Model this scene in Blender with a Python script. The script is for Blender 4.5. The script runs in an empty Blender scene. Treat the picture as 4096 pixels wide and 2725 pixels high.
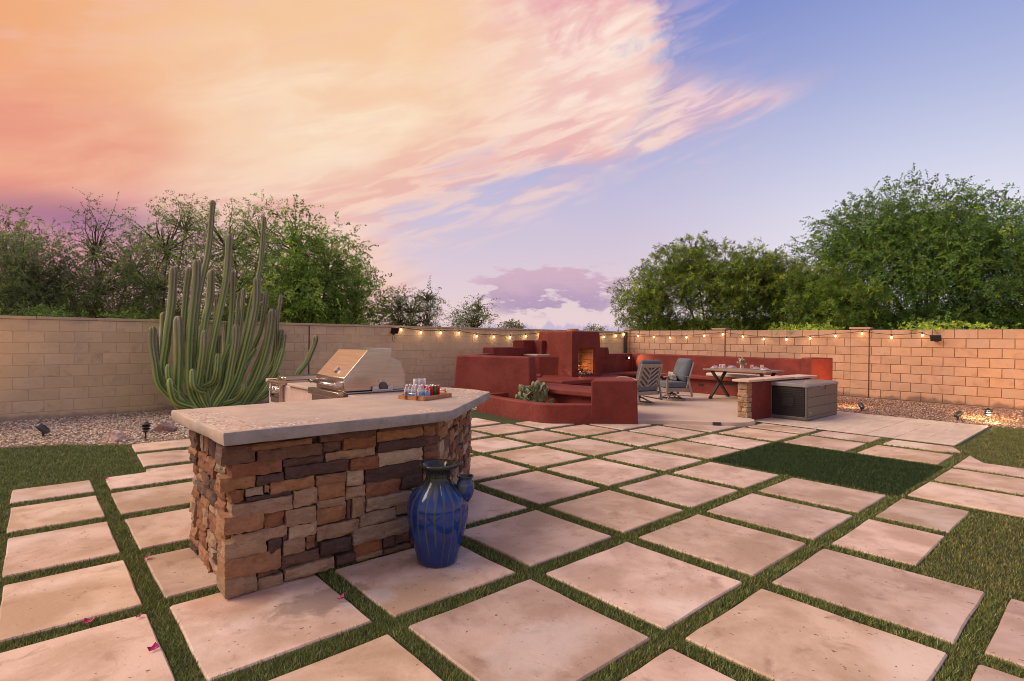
import bpy, bmesh, math, random
import numpy as np
from mathutils import Vector, Matrix, noise as mnoise
rnd = random.Random(7)
npr = np.random.default_rng(11)
SC = bpy.context.scene
COL = SC.collection
pi = math.pi

# ------------------------------------------------------------------ camera
CAM_H = 1.58
FPX = 2201.8 / 4096
pitch, roll, yaw = math.radians(-0.261), math.radians(-0.6007), math.radians(48.632)
sy_, cy_ = math.sin(yaw), math.cos(yaw)
def to_grid(v):                       # camera-heading frame (right, forward, up) -> yard frame
    return Vector((v[0]*sy_ + v[1]*cy_, -(v[0]*cy_ - v[1]*sy_), v[2]))
A_ = Matrix(((1, 0, 0), (0, math.cos(pitch), math.sin(pitch)), (0, -math.sin(pitch), math.cos(pitch))))
B_ = Matrix(((math.cos(roll), 0, -math.sin(roll)), (0, 1, 0), (math.sin(roll), 0, math.cos(roll))))
R_ = B_ @ A_
cam_data = bpy.data.cameras.new('camera')
cam = bpy.data.objects.new('camera', cam_data)
COL.objects.link(cam)
rt, fw, up = to_grid(R_[0]), to_grid(R_[1]), to_grid(R_[2])
M = Matrix((rt, up, -fw)).transposed().to_4x4()
M.translation = (0, 0, CAM_H)
cam.matrix_world = M
cam_data.sensor_width = 36
cam_data.sensor_fit = 'HORIZONTAL'
cam_data.lens = 36 * FPX
cam_data.clip_end = 2000
cam_data.clip_start = 0.05
SC.camera = cam

# ------------------------------------------------------------------ node expression helper
class X:
    nt = None
    def __init__(s, sock): s.s = sock
    @staticmethod
    def m(op, *a, clamp=False):
        n = X.nt.nodes.new('ShaderNodeMath'); n.operation = op; n.use_clamp = clamp
        for i, v in enumerate(a):
            if isinstance(v, X): X.nt.links.new(v.s, n.inputs[i])
            else: n.inputs[i].default_value = float(v)
        return X(n.outputs[0])
    def __add__(s, o): return X.m('ADD', s, o)
    __radd__ = __add__
    def __sub__(s, o): return X.m('SUBTRACT', s, o)
    def __rsub__(s, o): return X.m('SUBTRACT', o, s)
    def __mul__(s, o): return X.m('MULTIPLY', s, o)
    __rmul__ = __mul__
    def __truediv__(s, o): return X.m('DIVIDE', s, o)
    def __pow__(s, o): return X.m('POWER', s, o)
def ss(x, a, b):                      # smoothstep 0..1 as x goes a..b (a may exceed b)
    n = X.nt.nodes.new('ShaderNodeMapRange'); n.interpolation_type = 'SMOOTHSTEP'
    X.nt.links.new(x.s, n.inputs[0])
    if a <= b: v = (a, b, 0, 1)
    else: v = (b, a, 1, 0)
    for i, q in enumerate(v): n.inputs[i+1].default_value = q
    return X(n.outputs[0])
def comb(x, y, z=0):
    n = X.nt.nodes.new('ShaderNodeCombineXYZ')
    for i, v in enumerate((x, y, z)):
        if isinstance(v, X): X.nt.links.new(v.s, n.inputs[i])
        else: n.inputs[i].default_value = v
    return n.outputs[0]
def nz(vec, scale, detail=4, rough=.5, dist=0):
    n = X.nt.nodes.new('ShaderNodeTexNoise')
    n.inputs['Scale'].default_value = scale; n.inputs['Detail'].default_value = detail
    n.inputs['Roughness'].default_value = rough; n.inputs['Distortion'].default_value = dist
    X.nt.links.new(vec, n.inputs['Vector'])
    return X(n.outputs[0])
def srgb(r, g, b):
    f = lambda c: (c/255/12.92) if c/255 <= .04045 else ((c/255+.055)/1.055)**2.4
    return (f(r), f(g), f(b), 1)
def mixc(fac, a, b, blend='MIX'):
    n = X.nt.nodes.new('ShaderNodeMix'); n.data_type = 'RGBA'; n.blend_type = blend
    for i, v in ((0, fac), (6, a), (7, b)):
        if isinstance(v, X): X.nt.links.new(v.s, n.inputs[i])
        elif isinstance(v, bpy.types.NodeSocket): X.nt.links.new(v, n.inputs[i])
        else: n.inputs[i].default_value = v if i else float(v)
    return n.outputs[2]

# ------------------------------------------------------------------ world: dusk sky with a wide sunset cloud
world = bpy.data.worlds.new('World'); SC.world = world
world.use_nodes = True
nt = world.node_tree; nt.nodes.clear(); X.nt = nt
tc = nt.nodes.new('ShaderNodeTexCoord')
sep = nt.nodes.new('ShaderNodeSeparateXYZ'); nt.links.new(tc.outputs['Generated'], sep.inputs[0])
gx, gy, gz = (X(sep.outputs[i]) for i in range(3))
hx = gx*sy_ - gy*cy_                  # to the right of the view heading
hy = gx*cy_ + gy*sy_
Az = X.m('ARCTAN2', hx, hy) * (180/pi)
El = X.m('ARCSINE', gz) * (180/pi)
ElC = X.m('MAXIMUM', El, -2)
# clear sky
clear = mixc(ss(ElC, 2, 17), srgb(226, 204, 212), srgb(192, 188, 218))
clear = mixc(ss(ElC, 12, 33), clear, srgb(116, 134, 200))
clear = mixc(ss(Az, 8, 40)*ss(ElC, 40, 8), clear, mixc(ss(ElC, 6, 26), srgb(232, 230, 240), srgb(166, 182, 224)))
clear = mixc(ss(ElC, 7, 0)*ss(Az, 30, -5)*.7, clear, srgb(236, 208, 204))
# streaky coordinates: turned so that streaks climb to the right
a2 = Az*.96 + ElC*.28
e2 = ElC*.96 - Az*.28
vS = comb(a2*.045, e2*.16, 3.1)
vM = comb(a2*.10, e2*.30, 9.7)
vF = comb(a2*.16, e2*.85, 5.5)
nS, nM, nF = nz(vS, 1.0, 3, .45, .3), nz(vM, 1.0, 4, .5, .35), nz(vF, 1.0, 5, .50, .5)
vR = comb(Az*.13, ElC*.20, 1.3)
nR = nz(vR, 1.0, 6, .6, .5)
mx0 = X.m('MAXIMUM', Az - 3, 0)
Elow = X.m('MINIMUM', Az - 3, 0)*.27 + mx0*.13 + mx0*mx0*.0035 + 16.3
low = ElC - Elow + (nS - .5)*3.5 + (nF - .5)*3.0
mlow = ss(low, -.5, 1.6)
rb = Az + (nR - .5)*20 + (nF - .5)*8 + (nS - .5)*6 + ss(X.m('ABSOLUTE', ElC - 26.3), 2.6, 0)*2.2
right = ss(rb, 19.0, 11.0)
tipu = ElC + (nF - .5)*4 + (nS-.5)*2 - ss(Az, 28, 12)*2.6
wedge = ss(tipu, 24.2, 21.2)*ss(Az + (nF-.5)*7 - ElC*.3, 25.5, 17)*(ss(nF, .36, .60)*.6 + .32)
mask = mlow * X.m('MAXIMUM', right, wedge)
mask = X.m('MAXIMUM', mask, ss(Az + ElC*.35 + (nM-.5)*9 + (nS-.5)*7, -5.5, -13)*.97, clamp=True)
# thin veils under the cloud
veil = ss(nF*.65 + nS*.35, .40, .60)*ss(low, -5.5, -.3)*ss(Az, 12, 2)*ss(Az, -30, -10)*.72
mask = X.m('MAXIMUM', mask, veil)
rveil = ss(nF*.55 + nR*.45, .44, .66)*ss(Az, 27, 12)*ss(ElC, 13, 19)*ss(Az, 4, 9)*.38
mask = X.m('MAXIMUM', mask, rveil)
# colour inside the cloud
cream = mixc(ss(nM, .34, .66), srgb(244, 206, 176), srgb(251, 228, 200))
top = mixc(ss(ElC + (nS-.5)*8 - Az*.10, 20, 36), cream, srgb(243, 196, 152))
warm = mixc(ss(Az, -20, -46)*ss(ElC, 9, 20), top, srgb(238, 170, 124))
pinkr = mixc(ss(nR*.35+nF*.65, .40, .60), srgb(240, 198, 192), srgb(251, 226, 212))
body = mixc(ss(nF*.6+nM*.4, .46, .66)*.42, warm, srgb(240, 192, 174))
body = mixc(ss(Az + (nS-.5)*10, -10, 8), body, pinkr)
sal = ss(Az + (nS-.5)*18 + (nM-.5)*8 + ElC*.6, -13, -36)*ss(ElC + (nS-.5)*9 + (Az+35)*.25, 24, 13)
body = mixc(sal*.9, body, mixc(ss(nM, .3, .7), srgb(228, 146, 128), srgb(238, 168, 138)))
mau = ss(ElC - (Az + 40)*.12 + (nS-.5)*4, 12.5, 8)*ss(Az, -14, -32)
body = mixc(mau*.95, body, mixc(ss(X.m('ABSOLUTE', ElC + (Az + 40)*.14 - 9.6 + (nS-.5)*2), 3.0, .2), srgb(212, 148, 164), srgb(150, 106, 142)))
pal_ = ss(X.m('ABSOLUTE', Az + 27 - (ElC-14)*.55), 7, 1)*ss(X.m('ABSOLUTE', ElC - 15), 8, 2)
body = mixc(pal_*.55, body, srgb(246, 214, 184))
lowc = ss(low, 6, -1)*ss(Az, -24, -4)
body = mixc(lowc*.55, body, mixc(ss(nF, .4, .6), srgb(222, 178, 196), srgb(248, 216, 210)))
lilac = ss(nM*.4 + nF*.6, .49, .60)*ss(X.m('ABSOLUTE', low - 2.9), 2.8, .4)*ss(X.m('ABSOLUTE', Az + 4), 11, 5)
body = mixc(lilac*.85, body, srgb(190, 160, 200))
pk = ss(nR*.6 + nS*.4, .46, .56)*ss(ElC + Az*.2, 25, 30)*ss(Az, -5, 4)
body = mixc(pk*.7, body, srgb(226, 156, 168))
edge = ss(X.m('ABSOLUTE', Az - 12 + (nR-.5)*7), 4.5, .5)*ss(X.m('ABSOLUTE', ElC - 21.5), 4.5, 1.5)
body = mixc(edge*.75, body, srgb(255, 238, 222))
tipc = ss(Az, 14, 19); body = mixc(tipc*.8, body, srgb(236, 204, 222))
lp = ss(low + (nM-.5)*5, 9.5, 1.5)*ss(Az, -40, -26)
body = mixc(lp*.6, body, mixc(ss(nF, .42, .6), srgb(230, 172, 168), srgb(244, 206, 192)))
horl = ss(ElC, 11, 3)*ss(Az, -2, -20)
body = mixc(horl*.65, body, mixc(ss(Az, -38, -22), srgb(222, 158, 178), srgb(238, 196, 186)))
sky = mixc(mask, clear, body)
# small evening cumulus low over the wall
vc = comb(Az*.42, ElC*1.15, 2.4)
nc = nz(vc, .55, 7, .6, .0)
dm = ((Az - 4.2)/7.6)**2 + ((ElC - 5.0)/2.5)**2
cu = ss(nc - dm*.12, .36, .44)*ss(ElC, 1.8, 2.8)*ss(dm, 2.2, .6)
sky = mixc(cu*.85, sky, mixc(ss(ElC + nc*5, 5, 9.5), srgb(164, 140, 178), srgb(206, 170, 190)))
nb = nz(comb(Az*.6, 0, 7), 1.0, 4, .6)
bank = ss(ElC - nb*4.2 + .9, .35, -.1)*ss(Az, -14, 2)
sky = mixc(bank*.75, sky, srgb(184, 176, 208))
# behind the viewer: plain dusk
back = ss(X.m('ABSOLUTE', Az), 75, 130)*ss(ElC, 75, 35)
sky = mixc(back, sky, mixc(ss(ElC, 3, 45), srgb(226, 202, 192), srgb(176, 168, 190)))
bg = nt.nodes.new('ShaderNodeBackground'); nt.links.new(sky, bg.inputs[0]); bg.inputs[1].default_value = .61
wo = nt.nodes.new('ShaderNodeOutputWorld'); nt.links.new(bg.outputs[0], wo.inputs[0])

# ------------------------------------------------------------------ soft light of the bright western cloud
sun_d = bpy.data.lights.new('sun', 'SUN'); sun_d.energy = 2.1; sun_d.angle = math.radians(42); sun_d.color = (1.0, .80, .62)
sun = bpy.data.objects.new('sun', sun_d); COL.objects.link(sun)
sun_dir = to_grid(Vector((-.80, -.02, .66))).normalized()
sun.rotation_euler = sun_dir.to_track_quat('Z', 'Y').to_euler()
SC.view_settings.view_transform = 'Standard'; SC.view_settings.look = 'None'
SC.view_settings.exposure = 0.74; SC.view_settings.gamma = 1.0; SC.view_settings.use_curve_mapping = False
SC.cycles.filter_width = 1.0; SC.cycles.max_bounces = 6; SC.cycles.transparent_max_bounces = 12; SC.cycles.sample_clamp_indirect = 4

# ================================================================== helpers
def mat(name, cols, scale=3, rough=.8, bump=0, bscale=60, metal=0, rv=0, coord='pos', spec=.5, detail=5, stretch=None,
        attr=None, spots=None, trans=0, emit=None, emst=0, coat=0, alpha=1, hue=0, stain=None, cracks=None, blot=None):
    """procedural material: 2-3 colours mixed by noise, optional per-object variation, bump, and dark spots"""
    m = bpy.data.materials.new(name); m.use_nodes = True
    nt = m.node_tree; nt.nodes.clear(); X.nt = nt
    out = nt.nodes.new('ShaderNodeOutputMaterial'); b = nt.nodes.new('ShaderNodeBsdfPrincipled')
    nt.links.new(b.outputs[0], out.inputs[0])
    if coord == 'pos': vec = nt.nodes.new('ShaderNodeNewGeometry').outputs['Position']
    else: vec = nt.nodes.new('ShaderNodeTexCoord').outputs['Object']
    if rv or hue:
        oi = nt.nodes.new('ShaderNodeObjectInfo'); rn = X(oi.outputs['Random'])
        if coord != 'pos':
            vm = nt.nodes.new('ShaderNodeVectorMath'); vm.operation = 'ADD'
            nt.links.new(vec, vm.inputs[0]); nt.links.new(comb(rn*37, rn*91, rn*13), vm.inputs[1]); vec = vm.outputs[0]
    if stretch:
        mp = nt.nodes.new('ShaderNodeMapping'); mp.inputs['Scale'].default_value = stretch
        nt.links.new(vec, mp.inputs[0]); vec = mp.outputs[0]
    cs = [tuple(c)+(1,) if len(c) == 3 else c for c in cols]
    if attr:
        an = nt.nodes.new('ShaderNodeAttribute'); an.attribute_name = attr
        col = an.outputs['Color']
    else:
        n1 = nz(vec, scale, detail, .6, .3)
        col = mixc(ss(n1, .36, .64), cs[0], cs[1]) if len(cs) > 1 else None
        if len(cs) > 2:
            n2 = nz(vec, scale*2.7, detail, .65, .5); col = mixc(ss(n2, .52, .72)*.8, col, cs[2])
        if len(cs) > 3:
            n3 = nz(vec, scale*.45, 4, .6, .3); col = mixc(ss(n3, .5, .7)*.7, col, cs[3])
        if col is None:
            rgb = nt.nodes.new('ShaderNodeRGB'); rgb.outputs[0].default_value = cs[0]; col = rgb.outputs[0]
    if spots:
        sp = nz(vec, spots[0], 2, .5); col = mixc(ss(sp, spots[1], spots[1]+.05), col, tuple(spots[2])+(1,))
    if stain or cracks or blot:
        wp = nt.nodes.new('ShaderNodeNewGeometry').outputs['Position']
    for st in (stain or []):                              # water marks: (z edge, z fade, colour, noise scale, strength)
        sz = nt.nodes.new('ShaderNodeSeparateXYZ'); nt.links.new(wp, sz.inputs[0]); zz = X(sz.outputs[2])
        nn_ = nz(wp, st[3], 4, .6); up = 1 if st[1] > st[0] else -1
        col = mixc(ss((zz - st[0])*(1/(st[1]-st[0])) + (nn_ - .5)*3.2, .9, .1)*st[4], col, tuple(st[2])+(1,))
    for bl_ in (blot or []):                              # spilled-water marks on the paving: (x, y, rx, ry, colour, strength)
        sz = nt.nodes.new('ShaderNodeSeparateXYZ'); nt.links.new(wp, sz.inputs[0])
        q_ = ((X(sz.outputs[0]) - bl_[0])*(1/bl_[2]))**2 + ((X(sz.outputs[1]) - bl_[1])*(1/bl_[3]))**2
        n_ = nz(wp, 7, 6, .65, .8); col = mixc(ss(q_ + (n_ - .5)*3.0, 1.25, .35)*bl_[5], col, tuple(bl_[4])+(1,))
    if cracks:
        c1_ = nz(wp, 1.1, 3, .5, .4); c2_ = nz(wp, .8, 2, .5)
        col = mixc(ss(X.m('ABSOLUTE', c1_ - .5), .0035, .0012)*ss(c2_, .50, .58)*cracks[1], col, tuple(cracks[0])+(1,))
    if rv or hue:
        hs = nt.nodes.new('ShaderNodeHueSaturation'); nt.links.new(col, hs.inputs['Color'])
        v = (rn - .5)*(2*rv) + 1; nt.links.new(v.s, hs.inputs['Value'])
        if hue:
            r2 = X.m('FRACT', rn*17.3); nt.links.new(((r2 - .5)*(2*hue) + .5).s, hs.inputs['Hue'])
            nt.links.new(((r2 - .5)*(hue*22) + 1).s, hs.inputs['Saturation'])
        col = hs.outputs[0]
    nt.links.new(col, b.inputs['Base Color'])
    b.inputs['Roughness'].default_value = rough; b.inputs['Metallic'].default_value = metal
    b.inputs['Specular IOR Level'].default_value = spec
    if coat: b.inputs['Coat Weight'].default_value = coat; b.inputs['Coat Roughness'].default_value = .05
    if trans: b.inputs['Transmission Weight'].default_value = trans
    if alpha < 1: b.inputs['Alpha'].default_value = alpha
    if emit: b.inputs['Emission Color'].default_value = tuple(emit)+(1,); b.inputs['Emission Strength'].default_value = emst
    if bump:
        nb = nz(vec, bscale, 6, .65); bn = nt.nodes.new('ShaderNodeBump')
        bn.inputs['Strength'].default_value = 1; bn.inputs['Distance'].default_value = bump
        nt.links.new(nb.s, bn.inputs['Height']); nt.links.new(bn.outputs[0], b.inputs['Normal'])
    return m

class MB:
    def __init__(s): s.v = []; s.f = []
    def add(s, vs, fs):
        o = len(s.v); s.v += [tuple(v) for v in vs]; s.f += [tuple(i+o for i in f) for f in fs]; return s
    def box(s, x0, x1, y0, y1, z0, z1):
        return s.prism([(x0, y0), (x1, y0), (x1, y1), (x0, y1)], z0, z1)
    def prism(s, poly, z0, z1, top=None):
        n = len(poly); top = top or poly
        a = sum(poly[i][0]*poly[(i+1) % n][1]-poly[(i+1) % n][0]*poly[i][1] for i in range(n))
        if a < 0: poly = poly[::-1]; top = top[::-1]
        vs = [(p[0], p[1], z0) for p in poly] + [(p[0], p[1], z1) for p in top]
        return s.add(vs, [tuple(range(n-1, -1, -1)), tuple(range(n, 2*n))] + [(i, (i+1) % n, n+(i+1) % n, n+i) for i in range(n)])
    def obox(s, c, ax, ay, az, hx, hy, hz):
        c = Vector(c); ax = Vector(ax).normalized(); ay = Vector(ay).normalized(); az = Vector(az).normalized()
        vs = [c + ax*hx*i + ay*hy*j + az*hz*k for k in (-1, 1) for i, j in ((-1, -1), (1, -1), (1, 1), (-1, 1))]
        return s.add(vs, [(3, 2, 1, 0), (4, 5, 6, 7), (0, 1, 5, 4), (1, 2, 6, 5), (2, 3, 7, 6), (3, 0, 4, 7)])
    def bar(s, p, q, w, h, upv=(0, 0, 1)):
        p = Vector(p); q = Vector(q); d = (q-p); L = d.length; d.normalize(); u = Vector(upv)
        r = d.cross(u)
        if r.length < 1e-4: r = d.cross(Vector((1, 0, 0)))
        r.normalize(); u = r.cross(d)
        return s.obox((p+q)/2, d, r, u, L/2, w/2, h/2)
    def tube(s, path, rad, n=8, cap=True):
        path = [Vector(p) for p in path]; m = len(path)
        rad = rad if hasattr(rad, '__len__') else [rad]*m
        o = len(s.v); prev = None
        for i, p in enumerate(path):
            d = (path[min(i+1, m-1)] - path[max(i-1, 0)]).normalized()
            a = (prev - d*prev.dot(d)) if prev is not None else d.orthogonal()
            if a.length < 1e-5: a = d.orthogonal()
            a.normalize(); prev = a; b = d.cross(a)
            for k in range(n):
                t = 2*pi*k/n; s.v.append(tuple(p + (a*math.cos(t) + b*math.sin(t))*rad[i]))
        for i in range(m-1):
            for k in range(n):
                s.f.append((o+i*n+k, o+i*n+(k+1) % n, o+(i+1)*n+(k+1) % n, o+(i+1)*n+k))
        if cap: s.f.append(tuple(o+k for k in range(n-1, -1, -1))); s.f.append(tuple(o+(m-1)*n+k for k in range(n)))
        return s
    def lathe(s, prof, c=(0, 0, 0), n=24, capb=True, capt=True, deform=None):
        o = len(s.v)
        for r, z in prof:
            for k in range(n):
                t = 2*pi*k/n; p = [c[0]+r*math.cos(t), c[1]+r*math.sin(t), c[2]+z]
                if deform: p = deform(p, t, r, z)
                s.v.append(tuple(p))
        for i in range(len(prof)-1):
            for k in range(n):
                s.f.append((o+i*n+k, o+i*n+(k+1) % n, o+(i+1)*n+(k+1) % n, o+(i+1)*n+k))
        if capb: s.f.append(tuple(o+k for k in range(n-1, -1, -1)))
        if capt: s.f.append(tuple(o+(len(prof)-1)*n+k for k in range(n)))
        return s
def meshof(mb, name, m, smooth=False):
    me = bpy.data.meshes.new(name); me.from_pydata(mb.v, [], mb.f)
    for q in (m if isinstance(m, (list, tuple)) else [m]): me.materials.append(q)
    if smooth: me.polygons.foreach_set('use_smooth', [True]*len(me.polygons))
    me.update(); return me
def link(name, me, parent=None, loc=None):
    o = bpy.data.objects.new(name, me); COL.objects.link(o)
    if parent is not None: o.parent = parent
    if loc is not None: o.location = loc
    return o
def part(name, mb, m, root=None, bevel=0, seg=2, smooth=False, local=False, disp=0, label=None, subd=0, ang=35):
    """link the collected shapes as one mesh; coordinates are yard coordinates unless local"""
    if root is not None and not local:
        off = root_loc(root)
        mb.v = [(a-off[0], b-off[1], c-off[2]) for a, b, c in mb.v]
    o = link(name, meshof(mb, name, m, smooth), root)
    if bevel:
        md = o.modifiers.new('edge', 'BEVEL'); md.width = bevel; md.segments = seg; md.limit_method = 'ANGLE'; md.angle_limit = math.radians(ang)
        md.harden_normals = False
        o.data.polygons.foreach_set('use_smooth', [True]*len(o.data.polygons))
        if hasattr(o.data, 'set_sharp_from_angle'): o.data.set_sharp_from_angle(angle=math.radians(28))
    if label: o['label'] = label
    return o
def root_loc(o):
    v = Vector((0, 0, 0))
    while o is not None: v = v + o.location; o = o.parent
    return v
def thing(name, label, cat, loc=(0, 0, 0), rz=0, group=None):
    o = bpy.data.objects.new(name, None); COL.objects.link(o); o.location = loc; o.rotation_euler = (0, 0, rz); o.empty_display_size = .1
    o['label'] = label; o['category'] = cat
    if group: o['group'] = group
    return o
def tag(o, label, cat, group=None):
    o['label'] = label; o['category'] = cat
    if group: o['group'] = group
    return o
def struct(o, kind='structure'): o['kind'] = kind; return o
def npmesh(name, V, F, m, cols=None, smooth=False):
    """V (n,3) float, F (m,k) int, cols (n,3) point colours"""
    me = bpy.data.meshes.new(name); n, k = F.shape
    me.vertices.add(len(V)); me.vertices.foreach_set('co', V.astype(np.float32).ravel())
    me.loops.add(n*k); me.loops.foreach_set('vertex_index', F.astype(np.int32).ravel())
    me.polygons.add(n); me.polygons.foreach_set('loop_start', np.arange(0, n*k, k, dtype=np.int32))
    if smooth: me.polygons.foreach_set('use_smooth', np.ones(n, bool))
    me.materials.append(m); me.update(calc_edges=True)
    if cols is not None:
        a = me.color_attributes.new('tint', 'FLOAT_COLOR', 'POINT')
        c = np.ones((len(V), 4), np.float32); c[:, :3] = cols; a.data.foreach_set('color', c.ravel())
    return me

# ================================================================== materials
M_ = {}
M_['slab'] = mat('stained_concrete', [(.43, .30, .215), (.63, .475, .385), (.33, .22, .16), (.72, .615, .55)], 2.0, .50, .003, 34, rv=.15, hue=.008, spots=(32, .69, (.17, .13, .11)), spec=.4, detail=11, coord='obj', blot=[(1.33, 3.20, .34, .17, (.24, .175, .135), .75), (1.55, 3.05, .20, .12, (.50, .46, .43), .6), (2.35, 3.35, .42, .16, (.27, .22, .19), .6), (.95, 3.55, .30, .20, (.40, .22, .15), .5), (2.0, 2.0, .35, .22, (.60, .53, .49), .5)])
M_['patio'] = mat('patio_concrete', [(.52, .40, .32), (.57, .455, .375)], .8, .6, .001, 40, spec=.35)
M_['travertine'] = mat('travertine', [(.56, .46, .375), (.64, .54, .455), (.5, .385, .30)], 1.6, .5, .0006, 60, rv=.06, stretch=(1, 4, 1))
M_['grout'] = mat('grout', [(.30, .24, .19), (.36, .29, .24)], 20, .9)
M_['turfbase'] = mat('turf_backing', [(.030, .045, .014), (.045, .060, .020)], 40, .95, .006, 160)
M_['blade'] = mat('grass_blade', [(0, 0, 0)], attr='tint', rough=.55, spec=.25)
M_['soil'] = mat('dry_soil', [(.30, .22, .155), (.38, .285, .21)], 5, .95, .01, 40)
M_['peb'] = mat('pebble', [(0, 0, 0)], attr='tint', rough=.8)
M_['peb_b'] = mat('gravel_bed', [(.40, .31, .22), (.26, .19, .13), (.52, .43, .33)], 30, .95, .01, 70)
M_['peb_r'] = mat('gravel_bed_brown', [(.25, .155, .115), (.16, .10, .075), (.36, .25, .19)], 30, .95, .01, 70)
M_['blockL'] = mat('tan_block', [(.61, .46, .295), (.68, .52, .345), (.45, .34, .235), (.55, .425, .295)], 1.8, .93, .002, 110, rv=.04, hue=.001, coord='obj', detail=8, stain=[(.0, .14, (.30, .235, .18), 2.3, .75), (1.90, 1.70, (.40, .325, .26), 1.7, .6)])
M_['mortL'] = mat('tan_mortar', [(.46, .37, .28), (.52, .42, .33)], 5, .95)
M_['blockR'] = mat('clay_block', [(.42, .255, .175), (.485, .305, .215), (.33, .20, .14), (.40, .285, .23)], 2.0, .93, .002, 110, rv=.06, hue=.0015, coord='obj', detail=8, stain=[(.02, .16, (.16, .10, .08), 2.0, .85), (1.93, 1.72, (.40, .27, .22), 1.6, .5)])
M_['mortR'] = mat('clay_mortar', [(.20, .11, .07), (.26, .15, .10)], 5, .95)
M_['foot'] = mat('footing', [(.20, .13, .10), (.28, .19, .15)], 6, .95, .003, 60)
M_['stucco'] = mat('red_stucco', [(.145, .0215, .0155), (.195, .034, .026), (.105, .016, .012), (.23, .052, .041)], 1.5, .70, .007, 20, spec=.3, detail=10, cracks=((.27, .08, .06), .6), stain=[(.0, .10, (.12, .04, .032), 3.0, .5)])
M_['concrete'] = mat('counter_concrete', [(.50, .385, .315), (.42, .335, .28), (.56, .455, .38), (.34, .30, .275)], 4, .65, .003, 60, spots=(48, .70, (.66, .58, .5)), detail=8)
M_['rawconc'] = mat('raw_concrete_edge', [(.27, .25, .24), (.34, .315, .30), (.20, .185, .175), (.38, .36, .345)], 7, .85, .006, 45, detail=9)  # counter concrete with the shade of its front sides put into the colour
M_['islandst'] = mat('pink_stucco', [(.50, .355, .32), (.56, .41, .37), (.42, .29, .26)], 4, .85, .003, 60)
def stonem(n, a, b, c): M_[n] = mat(n, [a, b, c], 13, .85, .014, 26, rv=.14, hue=.004, coord='obj', stretch=(1, 1, 1.8), detail=9)
stonem('stone_tan', (.30, .185, .115), (.38, .25, .16), (.20, .115, .068))
stonem('stone_pale', (.37, .265, .18), (.44, .33, .235), (.27, .175, .115))
stonem('stone_rust', (.20, .080, .040), (.27, .115, .056), (.12, .048, .027))
stonem('stone_orange', (.27, .13, .064), (.34, .18, .095), (.18, .08, .042))
stonem('stone_brown', (.115, .060, .042), (.165, .088, .060), (.07, .038, .03))
stonem('stone_dark', (.075, .042, .036), (.105, .058, .048), (.045, .027, .024))
stonem('stone_grey', (.25, .18, .13), (.32, .24, .18), (.17, .115, .08))
M_['mortar'] = mat('stone_mortar', [(.10, .08, .065), (.14, .115, .095)], 14, .95, .004, 60)
M_['steel'] = mat('brushed_steel', [(.50, .45, .41), (.58, .52, .47)], 3, .22, .0002, 90, metal=1, stretch=(1, 1, 24), coord='obj')
M_['chrome'] = mat('chrome', [(.75, .74, .73)], rough=.12, metal=1)
M_['steeld'] = mat('dark_steel', [(.10, .10, .105)], rough=.4, metal=.6)
M_['black'] = mat('black_metal', [(.018, .018, .020)], rough=.45)
M_['blackp'] = mat('black_plastic', [(.016, .013, .015)], rough=.6, spec=.25)
M_['plast'] = mat('grey_plastic', [(.095, .087, .085), (.107, .098, .095)], 30, .45, .0006, 240)
M_['plastlid'] = mat('grey_lid_plastic', [(.22, .20, .21), (.24, .22, .23)], 30, .32, .0002, 240)
M_['chairm'] = mat('taupe_metal', [(.29, .245, .215)], rough=.45)
M_['cush'] = mat('slate_fabric', [(.10, .118, .15), (.12, .14, .172)], 60, .9, .0008, 700)
M_['cushlt'] = mat('cream_fabric', [(.56, .49, .43), (.60, .53, .47)], 60, .9, .0008, 600)
M_['pillow'] = mat('patterned_fabric', [(.50, .45, .42), (.10, .09, .10)], 26, .9, coord='obj', detail=1)
M_['table'] = mat('weathered_wood', [(.24, .17, .13), (.31, .23, .175)], 9, .6, .0008, 60, stretch=(1, .12, 1))
M_['xleg'] = mat('dark_bronze_metal', [(.045, .038, .038)], rough=.5)
M_['wood'] = mat('acacia_wood', [(.36, .15, .065), (.46, .21, .10), (.22, .08, .035)], 22, .45, stretch=(.15, 1, 1), coord='obj')
M_['white'] = mat('white_ceramic', [(.75, .73, .76)], rough=.3)
M_['napkin'] = mat('mauve_napkin', [(.42, .32, .40), (.52, .42, .50)], 40, .9)
M_['cactus'] = mat('cactus_skin', [(0, 0, 0)], attr='tint', rough=.5, spec=.4)
M_['spine'] = mat('cactus_spine', [(.55, .50, .45), (.36, .30, .28)], 8, .8)
M_['pad'] = mat('cactus_pad', [(.13, .185, .095), (.17, .225, .12), (.10, .14, .075)], 9, .6, rv=.12, coord='obj')
M_['padrim'] = mat('cactus_pad_rim', [(.42, .34, .22)], rough=.8)
M_['leaf'] = mat('leaf', [(0, 0, 0)], attr='tint', rough=.5, spec=.3)
def addtransl(m, f):
    nt = m.node_tree; b = [n for n in nt.nodes if n.type == 'BSDF_PRINCIPLED'][0]; o = [n for n in nt.nodes if n.type == 'OUTPUT_MATERIAL'][0]
    t = nt.nodes.new('ShaderNodeBsdfTranslucent'); mx = nt.nodes.new('ShaderNodeMixShader'); mx.inputs[0].default_value = f
    src = b.inputs['Base Color'].links[0].from_socket
    nt.links.new(src, t.inputs[0]); nt.links.new(b.outputs[0], mx.inputs[1]); nt.links.new(t.outputs[0], mx.inputs[2]); nt.links.new(mx.outputs[0], o.inputs[0])
addtransl(M_['leaf'], .42); addtransl(M_['blade'], .25)
M_['bark'] = mat('bark', [(.075, .058, .045), (.12, .095, .075), (.045, .035, .028)], 14, .95, .01, 30)
M_['rockr'] = mat('banded_red_rock', [(.30, .13, .095), (.62, .53, .46), (.20, .10, .08)], 9, .75, .01, 24, coord='obj')
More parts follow.
